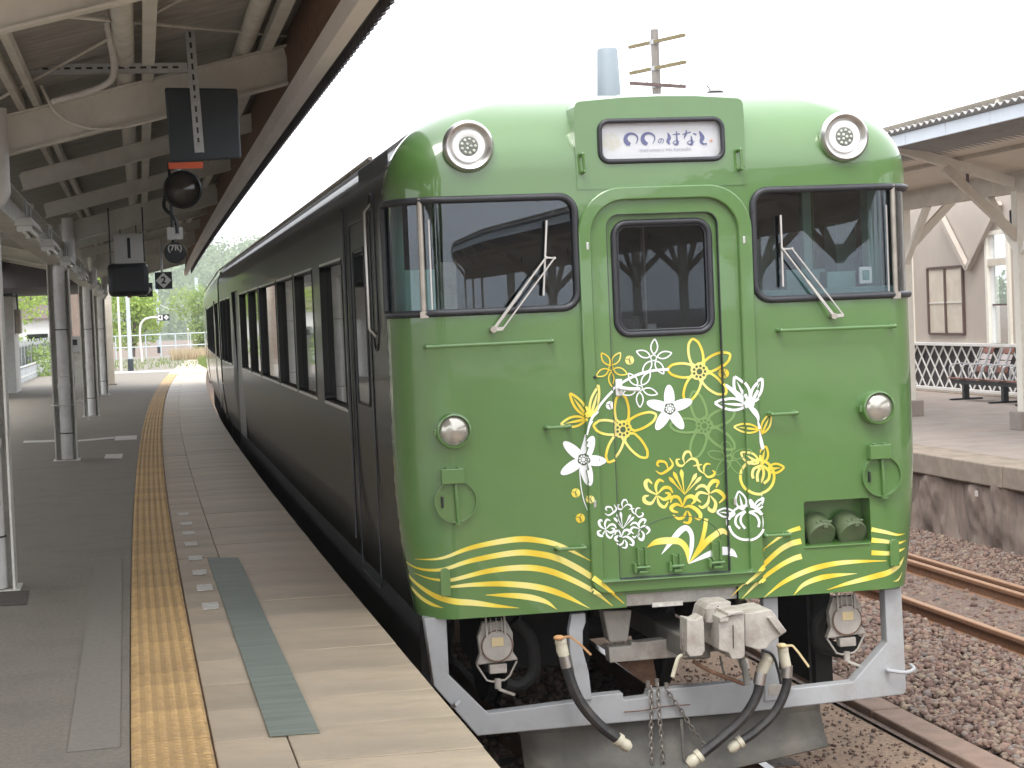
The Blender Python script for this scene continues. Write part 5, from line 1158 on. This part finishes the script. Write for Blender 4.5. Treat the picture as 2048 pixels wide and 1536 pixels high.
fo = fr.build('notice_frame', M['timbrn'], sb_); MB().box(WX-.09,WX-.063,a0,a1,2.44,2.455).build('notice_bar', M['lath'], fo)
MB().box(WX-.075,WX-.062,a0+.03,a1-.03,b0+.02,b1-.02).build('notice_board', M['timber'], fo)
MB().box(WX+.0,WX+.1,8,56,OZ-.02,1.66).build('plinth', M['latback'], sb_); MB().box(WX-.13,WX+.0,8,56,1.645,1.70).build('ledge', M['lath'], sb_, bev=.005); MB().box(WX-.10,WX-.0,8,56,OZ+.02,OZ+.075).build('lower_rail', M['lath'], sb_, bev=.005); MB().box(WX-.30,WX-.11,8,56,OZ-.02,OZ+.02).build('kerb', M['coping'], sb_)
first = None
for s in (1, -1):
    first = None
    for i in range(60):
        y = 22+i*.42
        if first is None: first = MB().bar((WX-.06-.012*s,y,OZ+.06),(WX-.06-.012*s,y+s*.84,1.655),.04,.011,(1,0,0)).build('lath', M['lath'], sb_)
        else: copy_part(first, sb_, (0,i*.42,0))
# canopy of the far platform
oc = thing('platform_canopy', 'old timber canopy with pale blue fascia over the far platform', 'canopy', (11.42,24,OZ))
VX, EX = 11.42, 9.30; OSL = .31
def zo(x): return 3.95+OSL*abs(x-VX)
PY = [24+4*k for k in range(-16, 9)]
for y in PY:
    vis = 15 < y < 50
    ps = MB().box(VX-.085,VX+.085,y-.085,y+.085,OZ,3.92).build('post', M['timberl'], oc, bev=.008)
    MB().prism([(VX-.17,y-.17,OZ-.01),(VX+.17,y-.17,OZ-.01),(VX+.17,y+.17,OZ-.01),(VX-.17,y+.17,OZ-.01)], (0,0,.25)).build('footing', M['deck'], ps, bev=.02)
    MB().bar((EX-.02,y,zo(EX-.02)+.06),(VX,y,zo(VX)+.06),.09,.13).build('rafter', M['timberl'], oc, bev=.006); MB().bar((VX,y,zo(VX)+.06),(12.65,y,zo(12.65)+.06),.09,.13).build('rafter', M['timber'], oc, bev=.006)
    if vis or y > -25:
        MB().bar((VX,y-.02,3.26),(10.38,y-.02,zo(10.38)-.02),.09,.12).build('knee_brace', M['timber'], oc, bev=.006); MB().bar((VX,y-.02,3.26),(12.45,y-.02,zo(12.45)-.02),.09,.12).build('knee_brace', M['timber'], oc, bev=.006)
        for s in (-1, 1): MB().bar((VX,y,3.05),(VX,y+s*.95,3.92),.075,.10,(1,0,0)).build('knee_brace', M['timberl'], oc, bev=.006)
        MB().bar((10.7,y,zo(10.7)+.1),(10.7,y,zo(10.7)-.15),.03,.03,(1,0,0)).build('hanger', M['timbrn'], oc)
MB().box(VX-.08,VX+.08,-40,56,3.90,4.09).build('girder', M['timber'], oc); MB().box(VX-.03,VX+.03,-40,56,4.085,4.20).build('girder_board', M['timber'], oc)
for y0_ in (30.9,): MB().bar((WX-.14,y0_+2.3,3.05),(WX-.14,y0_+.9,4.15),.09,.10,(1,0,0)).build('wall_brace', M['wall'], sb_); MB().bar((WX-.14,y0_+2.3,3.05),(WX-.14,y0_+3.5,4.15),.09,.10,(1,0,0)).build('wall_brace', M['wall'], sb_)
for x in (9.9,10.6,12.4): MB().bar((x,-40,zo(x)+.17),(x,56,zo(x)+.17),.08,.08).build('purlin', M['timber'], oc)
MB().add([(EX-.05,-40,zo(EX-.05)+.10),(VX,-40,zo(VX)+.22),(VX,56,zo(VX)+.22),(EX-.05,56,zo(EX-.05)+.10)], [(3,2,1,0)]).add([(VX,-40,zo(VX)+.22),(12.6,-40,zo(12.6)+.22),(12.6,56,zo(12.6)+.22),(VX,56,zo(VX)+.22)], [(3,2,1,0)]).build('ceiling_boards', M['ceil'], oc)  # right wing cut short: unseen gap added so skylight reaches the wall
ya = -40
while ya < 56: MB().box(EX-.10,EX-.06,ya+.004,ya+1.196,4.435,4.578).build('fascia_panel', M['fasc'], oc, bev=.004); ya += 1.2
m = MB()
for y in np.arange(-40,56,.03):
    d = .022*math.sin(2*math.pi*y/.18); m.v += [(EX-.17,y,4.625+d),(VX,y,4.33+d),(12.6,y,zo(12.6)+.30+d)]
n = len(m.v)//3
for i in range(n-1):
    for j in (0,1): m.f.append((i*3+j,i*3+j+1,i*3+j+4,i*3+j+3)); m.m.append(0)
rs = m.build('roof_sheet', M['slate'], oc, smooth=70); so_ = rs.modifiers.new('t','SOLIDIFY'); so_.thickness = .012
# far speaker hung under the canopy
sp = thing('loudspeaker', 'dark loudspeaker box hung under the far canopy beside the post', 'speaker', (12.6,26.6,3.55)); MB().box(12.55,13.05,26.5,26.75,3.52,3.80).build('cabinet', M['signblk'], sp, bev=.02); MB().box(12.78,12.82,26.6,26.64,3.8,4.3).build('bracket', M['signblk'], sp)
# bench seats
def seat_unit(t, y, k):
    x0 = 13.68; sl = 'seat'
    for i in range(4): MB().box(x0+.01+i*.115,x0+.115+i*.115,y-.24,y+.24,1.145-.012*i,1.168-.012*i).build('seat_slat', M['benchred'], t, bev=.006)
    for i in range(4): z = 1.25+i*.105; MB().prism([(x0+.50+.04*i,y-.23,z),(x0+.525+.04*i,y-.23,z),(x0+.56+.04*i,y-.23,z+.09),(x0+.535+.04*i,y-.23,z+.09)], (0,.46,0)).build('back_slat', M['benchred'] if i in (0,3) else M['benchpale'], t, bev=.005)
    for s in (-.25,.25): MB().tube([tuple(q) for q in cr([(x0+.05,y+s,1.16),(x0+.06,y+s,1.36),(x0+.2,y+s,1.40),(x0+.45,y+s,1.39),(x0+.56,y+s,1.36)],4)], .012, 6).build('arm_rest', M['galv'], t, smooth=50)
    for s in (-.16,.16): MB().bar((x0+.40,y+s,1.1),(x0+.64,y+s,1.66),.03,.02).build('back_bracket', M['galv'], t)
bn = thing('bench', 'row of red brown slatted bench seats in front of the lattice', 'bench', (14.0,30.9,OZ))
for k, y in enumerate((31.55,30.75,29.95,29.15)): seat_unit(bn, y, k)
MB().box(13.85,13.92,28.8,31.9,1.05,1.12).build('rail', M['signblk'], bn)
for y in (31.55,30.0,29.0): MB().box(13.86,13.95,y-.05,y+.05,OZ,1.06).build('leg', M['signblk'], bn); MB().box(13.62,14.2,y-.04,y+.04,OZ,OZ+.03).build('foot', M['signblk'], bn, bev=.008)
# ================================================================== far end of the near platform, trees, hill
M['bark'] = mat('bark', (.13,.10,.08), .9, var=.3, scale=12, bump=.3)
def leafmat(name, a, b):
    m = bpy.data.materials.new(name); m.use_nodes = True; N = m.node_tree.nodes; L = m.node_tree.links; p = N['Principled BSDF']; at = N.new('ShaderNodeAttribute'); at.attribute_name = 'tone'; rp = N.new('ShaderNodeValToRGB')
    rp.color_ramp.elements[0].color = (*a,1); rp.color_ramp.elements[1].color = (*b,1); L.new(at.outputs['Fac'], rp.inputs[0]); L.new(rp.outputs[0], p.inputs['Base Color']); p.inputs['Roughness'].default_value = .6
    out = N['Material Output']; tl = N.new('ShaderNodeBsdfTranslucent'); L.new(rp.outputs[0], tl.inputs[0]); mx_ = N.new('ShaderNodeMixShader'); mx_.inputs[0].default_value = .35; L.new(p.outputs[0], mx_.inputs[1]); L.new(tl.outputs[0], mx_.inputs[2]); L.new(mx_.outputs[0], out.inputs[0]); return m
M['leaf'] = leafmat('fresh_green_leaves', (.24,.36,.06), (.46,.58,.15)); M['leafd'] = leafmat('mid_green_leaves', (.17,.26,.07), (.34,.44,.14)); M['leafh'] = leafmat('hill_leaves', (.12,.18,.075), (.24,.31,.14)); M['dry'] = leafmat('dry_grass_blades', (.36,.28,.17), (.58,.48,.33)); M['weed'] = leafmat('weeds', (.12,.19,.05), (.26,.32,.10))
def leaves(name, centers, radii, n, size, material, parent=None, loc=(0,0,0), flat=1.0):
    centers = np.array(centers); radii = np.array(radii); k = np.random.choice(len(centers), n, p=(radii**2)/(radii**2).sum())
    d = np.random.normal(size=(n,3)); d /= np.linalg.norm(d,axis=1)[:,None]; r = radii[k]*np.random.uniform(.55,1.08,n); P = centers[k]+d*r[:,None]*np.array([1,1,flat])
    a = np.random.normal(size=(n,3)); a /= np.linalg.norm(a,axis=1)[:,None]; b = np.cross(a, np.random.normal(size=(n,3))); b /= np.linalg.norm(b,axis=1)[:,None]; s = np.random.uniform(.6,1.3,n)[:,None]*size
    V = np.stack([P-a*s*.5, P+b*s*.32, P+a*s*.5, P-b*s*.32], 1).reshape(-1,3)-np.array(loc); F_ = np.arange(n*4).reshape(n,4)
    me = bpy.data.meshes.new(name); me.vertices.add(n*4); me.vertices.foreach_set('co', V.reshape(-1)); me.loops.add(n*4); me.loops.foreach_set('vertex_index', F_.reshape(-1).astype(np.int32)); me.polygons.add(n); me.polygons.foreach_set('loop_start', (np.arange(n)*4).astype(np.int32))
    cl = np.random.uniform(0,1,len(centers))[k]; tone = np.clip(.5*cl+.5*np.random.uniform(0,1,n), 0, 1); at = me.attributes.new('tone','FLOAT','POINT'); at.data.foreach_set('value', np.repeat(tone,4).astype(np.float32)); me.update(calc_edges=True); me.materials.append(material)
    o = bpy.data.objects.new(name, me); COL.objects.link(o)
    if parent is not None: o.parent = parent
    else: o.location = loc
    return o
def tree(x, y, h, r, label, mt='leaf', n=5200, z0=0, size=.2, trunk=.13, low=.3):
    t = thing('tree', label, 'tree', (x,y,z0), 'trees beyond the near platform'); m = MB(); m.tube([(x,y,z0-.3),(x+.05*r,y,z0+h*.3),(x-.04*r,y,z0+h*.62)], [trunk,trunk*.75,trunk*.4], 8)
    C = []; Rr = []
    for i in range(16):
        a = random.uniform(0,6.28); q = random.uniform(.15,.85)*r; zz = z0+h*random.uniform(low+.08,.95); f = 1-abs((zz-z0)/h-.6)*1.0; c = (x+q*f*math.cos(a), y+q*f*math.sin(a), zz); C.append(c); Rr.append(r*random.uniform(.24,.42))
        if i < 7: m.tube([(x,y,z0+h*random.uniform(.22,.4)),((x+c[0])/2,(y+c[1])/2,zz-.25*r),c], [trunk*.45,trunk*.3,trunk*.1], 6)
    m.build('trunk', M['bark'], t, smooth=60); leaves('crown', C, Rr, n, size, M[mt], t, (x,y,z0)); return t
for i, (x, y, h, r, mt, lab, low) in enumerate([(-7.5,66,7.0,3.4,'leaf','bright green leafy tree seen left of the second column',.1),(-10.5,74,8.0,3.8,'leaf','fresh green tree far left behind the dark fence',.1),(-6.3,88,6.8,3.0,'leaf','bright tree filling the gap between the second and third columns',.12),(-3.2,104,5.6,2.4,'leaf','bare trunked leafy tree left of the pale grey lamp post',.42),(-.6,118,5.0,2.4,'leaf','light green tree behind the sign with figure 4',.35),(3.6,128,4.6,2.6,'leafd','yellowish green tree at the far end of the platform',.2),(6.2,116,3.4,1.8,'leafd','low bushy tree beside the last train car',.1),(-6.6,122,7.2,3.2,'leafd','darker tree behind the bare trunked one',.25),(-14,84,8.5,4.0,'leafd','tall tree at the far left beyond the white pillar',.15),(-12.0,58,5.0,2.6,'leaf','small bright tree behind the white railing',.1)]):
    tree(x, y, h, r, lab, mt, z0=.0, low=low)
for i, (x, y, h, r, mt, lab) in enumerate([(38,66,8.5,4.5,'leafd','tree seen through the station window'),(30,58,6,3.5,'leaf','green tree behind the station building'),(46,84,10,5,'leafd','far tree behind the station roof')]):
    t = tree(x, y, h, r, lab, mt, n=3500, z0=-.3, size=.35, low=.15); t['group'] = 'trees behind the station building'
# trees and shrubs reflected in the train side, left of the platform
for x, y, h, r, lab in ((-12,30,6,3,'leafy tree left of the platform, outside the picture'),(-13,40,6.5,3.2,'second leafy tree left of the platform, outside the picture')): tree(x, y, h, r, lab, 'leaf', n=3000, size=.28, low=.1)
# wooded hill
HC = []; HR = []
def hz(x, y): return 21*math.exp(-((x-50)/150)**2-((y-660)/140)**2)+12*math.exp(-((x+140)/120)**2-((y-600)/120)**2)+3.0*math.sin(x*.045)*math.exp(-((y-660)/180)**2)-2
m = MB(); gx = np.linspace(-440,480,40); gy = np.linspace(380,960,24)
for y in gy:
    for x in gx: m.v.append((x,y,hz(x,y)))
for j in range(len(gy)-1):
    for i in range(len(gx)-1): m.f.append((j*40+i,j*40+i+1,(j+1)*40+i+1,(j+1)*40+i)); m.m.append(0)
hill = m.build('hill', mat('hill_undergrowth', (.07,.10,.045), .9, var=.3, scale=.15), kind='structure', smooth=60)
for _ in range(1500):
    x = random.uniform(-140,260); y = random.uniform(430,690); r = random.uniform(3.0,6.0); z = hz(x,y)
    if z > -1.5: HC.append((x,y,z+r*.7)); HR.append(r)
o = leaves('hillside_wood', HC, HR, 90000, 1.5, M['leafh']); tag(o, 'hazy green wood covering the hill in the distance', 'wood', kind='stuff')
# white block building with meter box at the platform's left side
wb = thing('white_kiosk', 'small white block building at the left of the platform under a dark sign', 'building', (-4.6,54,PZ)); c = on_z(34,786,PZ)
zt = on_y(30,592,c.y).z
MB().box(-6.2,c.x,c.y,c.y+2.0,PZ-.01,zt).build('wall', mat('white_render', (.60,.59,.57), .7, var=.06, dirt=(.42,.40,.36), damt=.4), wb, bev=.02); MB().box(-6.2,c.x+.02,c.y-.05,c.y+1.9,zt+.005,zt+.42).build('dark_header', M['signblk'], wb)
MB().box(c.x,c.x+.16,c.y+.5,c.y+1.1,zt-1.0,zt-.35).build('meter_box', M['timber'], wb, bev=.02); MB().tube([tuple(q) for q in cr([(c.x+.08,c.y+.8,zt-.35),(c.x+.08,c.y+.8,zt+.1),(c.x+.2,c.y+.9,zt+.28),(c.x+1.2,c.y+.9,zt+.30),(c.x+2.2,c.y+.9,zt+.30)],5)], .03, 6).build('conduit', M['galv'], wb, smooth=50)
MB().box(-7.2,-1.3,47.0,58.5,3.66,3.74).build('roof', M['apron'], wb); MB().box(-7.2,-1.3,46.95,47.0,3.66,4.25).build('roof_fascia', M['apron'], wb)
bw = thing('added_shade_wall', 'plain cream panelled wall along the back of the near platform, outside the picture', 'wall', (-4.4,20,PZ)); MB().box(-4.5,-4.4,9,34,PZ-.01,3.7).build('wall', M['wall'], bw)  # wall added out of view to keep skylight off platform and train side
for k in range(8): MB().box(-4.40,-4.36,9+k*3.2,9.12+k*3.2,PZ,3.7).build('batten', M['timbrn'], bw)
# rear fence: dark panels, and the low white railing in front
fe = thing('panel_fence', 'dark grey slatted panel fence along the back of the platform', 'fence', (-4.1,60,PZ))
for k in range(22):
    y = 57+k*2.0; MB().cyl((-4.1,y,PZ-.01),(-4.1,y,2.35),.035,n=8).build('post', M['galv'], fe)
    for i in range(7): z = 1.32+i*.135; MB().box(-4.13,-4.09,y+.03,y+1.97,z,z+.115).build('slat', M['boardblk'] if i < 6 else M['galv'], fe)
rl = thing('white_railing', 'low white railing at the back of the platform', 'railing', (-3.75,56,PZ))
for k in range(30):
    y = 56.5+k*1.0; MB().box(-3.77,-3.73,y-.02,y+.02,PZ-.01,1.55).build('post', M['signwht'], rl)
for z in (1.5,1.18): MB().box(-3.765,-3.735,56.5,86,z,z+.05).build('rail', M['signwht'], rl)
for k in range(29): MB().box(-3.758,-3.745,56.6+k,57.4+k,1.06,1.44).build('mesh_panel', mat('pale_blue_panel', (.42,.46,.50), .6) if k == 0 else bpy.data.materials['pale_blue_panel'], rl)
# beige post under the canopy end, ticket post
pt = thing('beige_post', 'plain beige square post just past the third column', 'post', (-.95,56.5,PZ)); q = on_z(222,770,PZ); MB().box(q.x-.12,q.x+.12,q.y-.12,q.y+.12,PZ-.01,4.0).build('shaft', M['timber'], pt, bev=.01); MB().box(q.x-.17,q.x+.17,q.y-.17,q.y+.17,PZ-.01,PZ+.04).build('base', M['deck'], pt)
q = on_z(155,776,PZ); tp = thing('ticket_post', 'small white ticket box on a grey post behind the second column', 'ticket box', (q.x,q.y,PZ)); MB().box(q.x-.16,q.x+.16,q.y-.1,q.y+.1,PZ-.01,2.0).build('post', M['steell'], tp); MB().box(q.x-.22,q.x+.18,q.y-.15,q.y+.12,2.0,2.45).build('box', M['signwht'], tp, bev=.02); MB().box(q.x-.16,q.x+.06,q.y-.16,q.y-.149,2.2,2.36).build('screen', M['signblk'], tp)
q = on_z(160,745,PZ); bp_ = thing('brown_pole', 'thick brown pole behind the second column', 'pole', (q.x,q.y,PZ)); MB().cyl((q.x,q.y,PZ-.01),(q.x,q.y,7.5),.28,.24,n=14).build('shaft', mat('brown_pole_paint', (.22,.16,.13), .7, var=.1), bp_, smooth=50); MB().cyl((q.x,q.y,PZ-.01),(q.x,q.y,PZ+.2),.32,n=14).build('base', M['deck'], bp_)
# far poles
def lamp_post(px, py, toppx, label, r, mt, dark=True, arm=None, name='lamp_post'):
    b = on_z(px, py, PZ); t = thing(name, label, 'pole', (b.x,b.y,PZ)); tz = on_y(px, toppx, b.y).z; MB().cyl((b.x,b.y,PZ-.01),(b.x,b.y,tz),r,r*.8,n=12).build('shaft', mt, t, smooth=50)
    if dark: MB().cyl((b.x,b.y,PZ-.01),(b.x,b.y,PZ+.45),r*1.25,n=12).build('boot', M['boardblk'], t)
    MB().cyl((b.x,b.y,tz-.02),(b.x,b.y,tz+.03),r*.9,n=12).build('cap', M['galv'], t)
    return t, b, tz
M['polegrey'] = mat('pale_grey_pole', (.48,.53,.56), .5, var=.05); M['polewht'] = mat('white_pole', (.68,.66,.62), .5, var=.08, dirt=(.4,.3,.25), damt=.4, dscale=6)
lamp_post(243,742,560,'thin white pole with rust marks beyond the canopy',.05,M['polewht'],False,name='white_pole'); lamp_post(262,742,520,'pale grey lamp post with dark boot, nearest one',.085,M['polegrey']); lamp_post(319,706,500,'pale grey lamp post behind the figure 4 sign',.10,M['polegrey']); t, b, tz = lamp_post(399,700,555,'pale grey catenary pole beside the last train car',.13,M['polegrey'],False,name='grey_pole')
MB().tube([tuple(q) for q in cr([(b.x,b.y,tz-1.2),(b.x-1.6,b.y,tz-2.0),(b.x-3.2,b.y,tz-1.1)],6)], .02, 5).build('cable', M['signwht'], t)
b = on_z(285,724,PZ); t = thing('sign_arch', 'curved white pipe stand with black and white figure 4 plate', 'sign', (b.x,b.y,PZ)); y = b.y; z4 = on_y(326,635,y); P = cr([(b.x,y,PZ),(b.x-.05,y,z4.z-.6),(b.x+.12,y,z4.z-.12),(b.x+.5,y,z4.z+.02),(z4.x-.1,y,z4.z)],5)
MB().tube([tuple(q) for q in P], .05, 8).build('pipe', M['polewht'], t, smooth=50); MB().box(z4.x-.28,z4.x+.30,y-.04,y-.02,z4.z-.15,z4.z+.15).build('plate', M['signblk'], t); MB().box(z4.x-.25,z4.x-.02,y-.046,y-.041,z4.z-.12,z4.z+.12).build('white_square', M['signwht'], t)
text_mesh('4', .24, 'figure', M['signblk'], t, (z4.x-.135,y-.05,z4.z), (1,0,0), (0,0,1), .006)
m = MB()
for dx, dz in ((0,.065),(0,-.065),(.065,0),(-.065,0)): m.prism([(z4.x+.15+dx-.055,y-.046,z4.z+dz),(z4.x+.15+dx,y-.046,z4.z+dz-.055),(z4.x+.15+dx+.055,y-.046,z4.z+dz),(z4.x+.15+dx,y-.046,z4.z+dz+.055)], (0,.004,0))
m.build('four_diamonds', M['signwht'], t)
b = on_z(377,692,PZ); t = thing('round_marker', 'small round white marker on a thin post at the platform end', 'marker', (b.x,b.y,PZ)); zz = on_y(377,659,b.y); MB().cyl((b.x,b.y,PZ-.01),(b.x,b.y,zz.z),.03,n=8).build('post', M['polewht'], t); MB().lathe([(.13,.02),(.13,-.02),(0,-.03)], zz, (0,1,0), 20).build('disc', M['signwht'], t)
er = thing('end_railing', 'pale pipe railing across the far end of the platform', 'railing', (2,100,PZ)); y = 101
for k in range(8): x = -1.3+k*.75; MB().cyl((x,y,PZ-.01),(x,y,PZ+1.25),.03,n=8).build('post', M['polegrey'], er)
for z in (PZ+1.22,PZ+.62): MB().cyl((-1.4,y,z),(4.2,y,z),.028,n=8).build('rail', M['polegrey'], er)
# dry grass and weeds at the far end
def blades(name, n, xr, yr, h, material, label):
    x = np.random.uniform(*xr,n); y = np.random.uniform(*yr,n); hh = h*np.random.uniform(.4,1.2,n); a = np.random.uniform(0,6.28,n); w = .012+.02*np.random.rand(n); dx = np.random.normal(0,.25,n)*hh; z = np.full(n,PZ)
    V = np.stack([np.stack([x-w*np.cos(a),y-w*np.sin(a),z],1),np.stack([x+w*np.cos(a),y+w*np.sin(a),z],1),np.stack([x+dx,y+.3*dx,z+hh],1)],1).reshape(-1,3); me = bpy.data.meshes.new(name); me.vertices.add(n*3); me.vertices.foreach_set('co',V.reshape(-1)); me.loops.add(n*3); me.loops.foreach_set('vertex_index',np.arange(n*3,dtype=np.int32)); me.polygons.add(n); me.polygons.foreach_set('loop_start',(np.arange(n)*3).astype(np.int32))
    at = me.attributes.new('tone','FLOAT','POINT'); at.data.foreach_set('value',np.repeat(np.random.rand(n),3).astype(np.float32)); me.update(calc_edges=True); me.materials.append(material); o = bpy.data.objects.new(name,me); COL.objects.link(o); tag(o,label,'grass',kind='stuff')
blades('dry_grass', 4500, (1.4,4.5), (93,99), .5, M['dry'], 'tall dry tan grass at the far end of the platform'); blades('weeds', 700, (-1.5,3.6), (76,99), .16, M['weed'], 'low green weeds on the far platform paving'); blades('weeds', 1500, (2.3,3.2), (70,84), .35, M['weed'], 'green weeds along the platform edge by the last car')
# bank with shrubs left of the far platform
C = [(random.uniform(-7.5,-3.2), random.uniform(72,112), random.uniform(.6,1.7)) for _ in range(70)]; o = leaves('shrub_bank', C, [random.uniform(.5,1.1) for _ in C], 16000, .16, M['leafd']); tag(o, 'mixed shrubs on the bank beside the far platform', 'shrubs', kind='stuff')
# white house behind the trees
hs_ = thing('white_house', 'pale house half hidden behind the trees at the platform end', 'building', (-9,118,0)); MB().box(-14,-3.5,118,126,-.3,3.4).build('wall', M['signwht'], hs_); MB().prism([(-14.4,117.6,3.4),(-3.1,117.6,3.4),(-8.7,117.6,5.2)], (0,8.8,0)).build('roof', mat('house_roof', (.25,.2,.19), .7, var=.1), hs_)
for x in (-12,-9,-6): MB().box(x-.6,x+.6,117.94,117.99,1.2,2.5).build('window', M['glassside'], hs_)
M['armw'] = mat('weathered_arm', (.17,.135,.06), .8, var=.15)
# telegraph pole behind the train
up_ = thing('utility_pole', 'grey concrete utility pole with three crossarms rising behind the train', 'pole', (16.37,60,-.3)); MB().cyl((16.37,60,-.3),(16.37,60,11.35),.22,.125,n=14).build('shaft', mat('pole_concrete', (.20,.18,.16), .7, var=.1), up_, smooth=50)
for z, dx, dy, mt in ((10.95,.55,-1.3,'armw'),(10.12,.55,-1.3,'armw'),(9.58,1.05,.6,'timbrn')):
    a = MB().bar((16.37-dx,59.8-dy,z),(16.37+dx,59.8+dy,z),.10,.10).build('crossarm', M[mt], up_)
    for s in (-.8,-.4,.45,.85): MB().cyl((16.37+dx*s,59.8+dy*s,z+.05),(16.37+dx*s,59.8+dy*s,z+.2),.035,n=8).build('insulator', M['signwht'], a)
    MB().lathe([(.16,-.07),(.16,.07)], (16.37,60,z), (0,0,1), 14, False).build('band', M['galv'], up_)

# trees added unseen behind the camera, blocking low sky reflections on the train
for i, (x, y, h, r) in enumerate(((-8,-58,13,6),(0,-62,13,6),(-18,-62,14,6))): t = tree(x, y, h, r, 'leafy tree behind the photographer, number %d from the left' % (i+1), 'leafd', n=2600, z0=-.3, size=.8, low=.1); t['group'] = 'trees behind the photographer'; t['label'] = 'leafy tree behind the photographer, outside the picture'
# thin daylight haze
hb = MB().box(-1650,1650,-1650,1650,-1.4,40); hm = bpy.data.materials.new('haze'); hm.use_nodes = True; N = hm.node_tree.nodes; L = hm.node_tree.links; N.remove(N['Principled BSDF']); pv = N.new('ShaderNodeVolumePrincipled'); pv.inputs['Color'].default_value = (.95,.97,1,1); pv.inputs['Density'].default_value = .0005; L.new(pv.outputs[0], N['Material Output'].inputs['Volume'])
hb.build('haze', hm, kind='stuff')
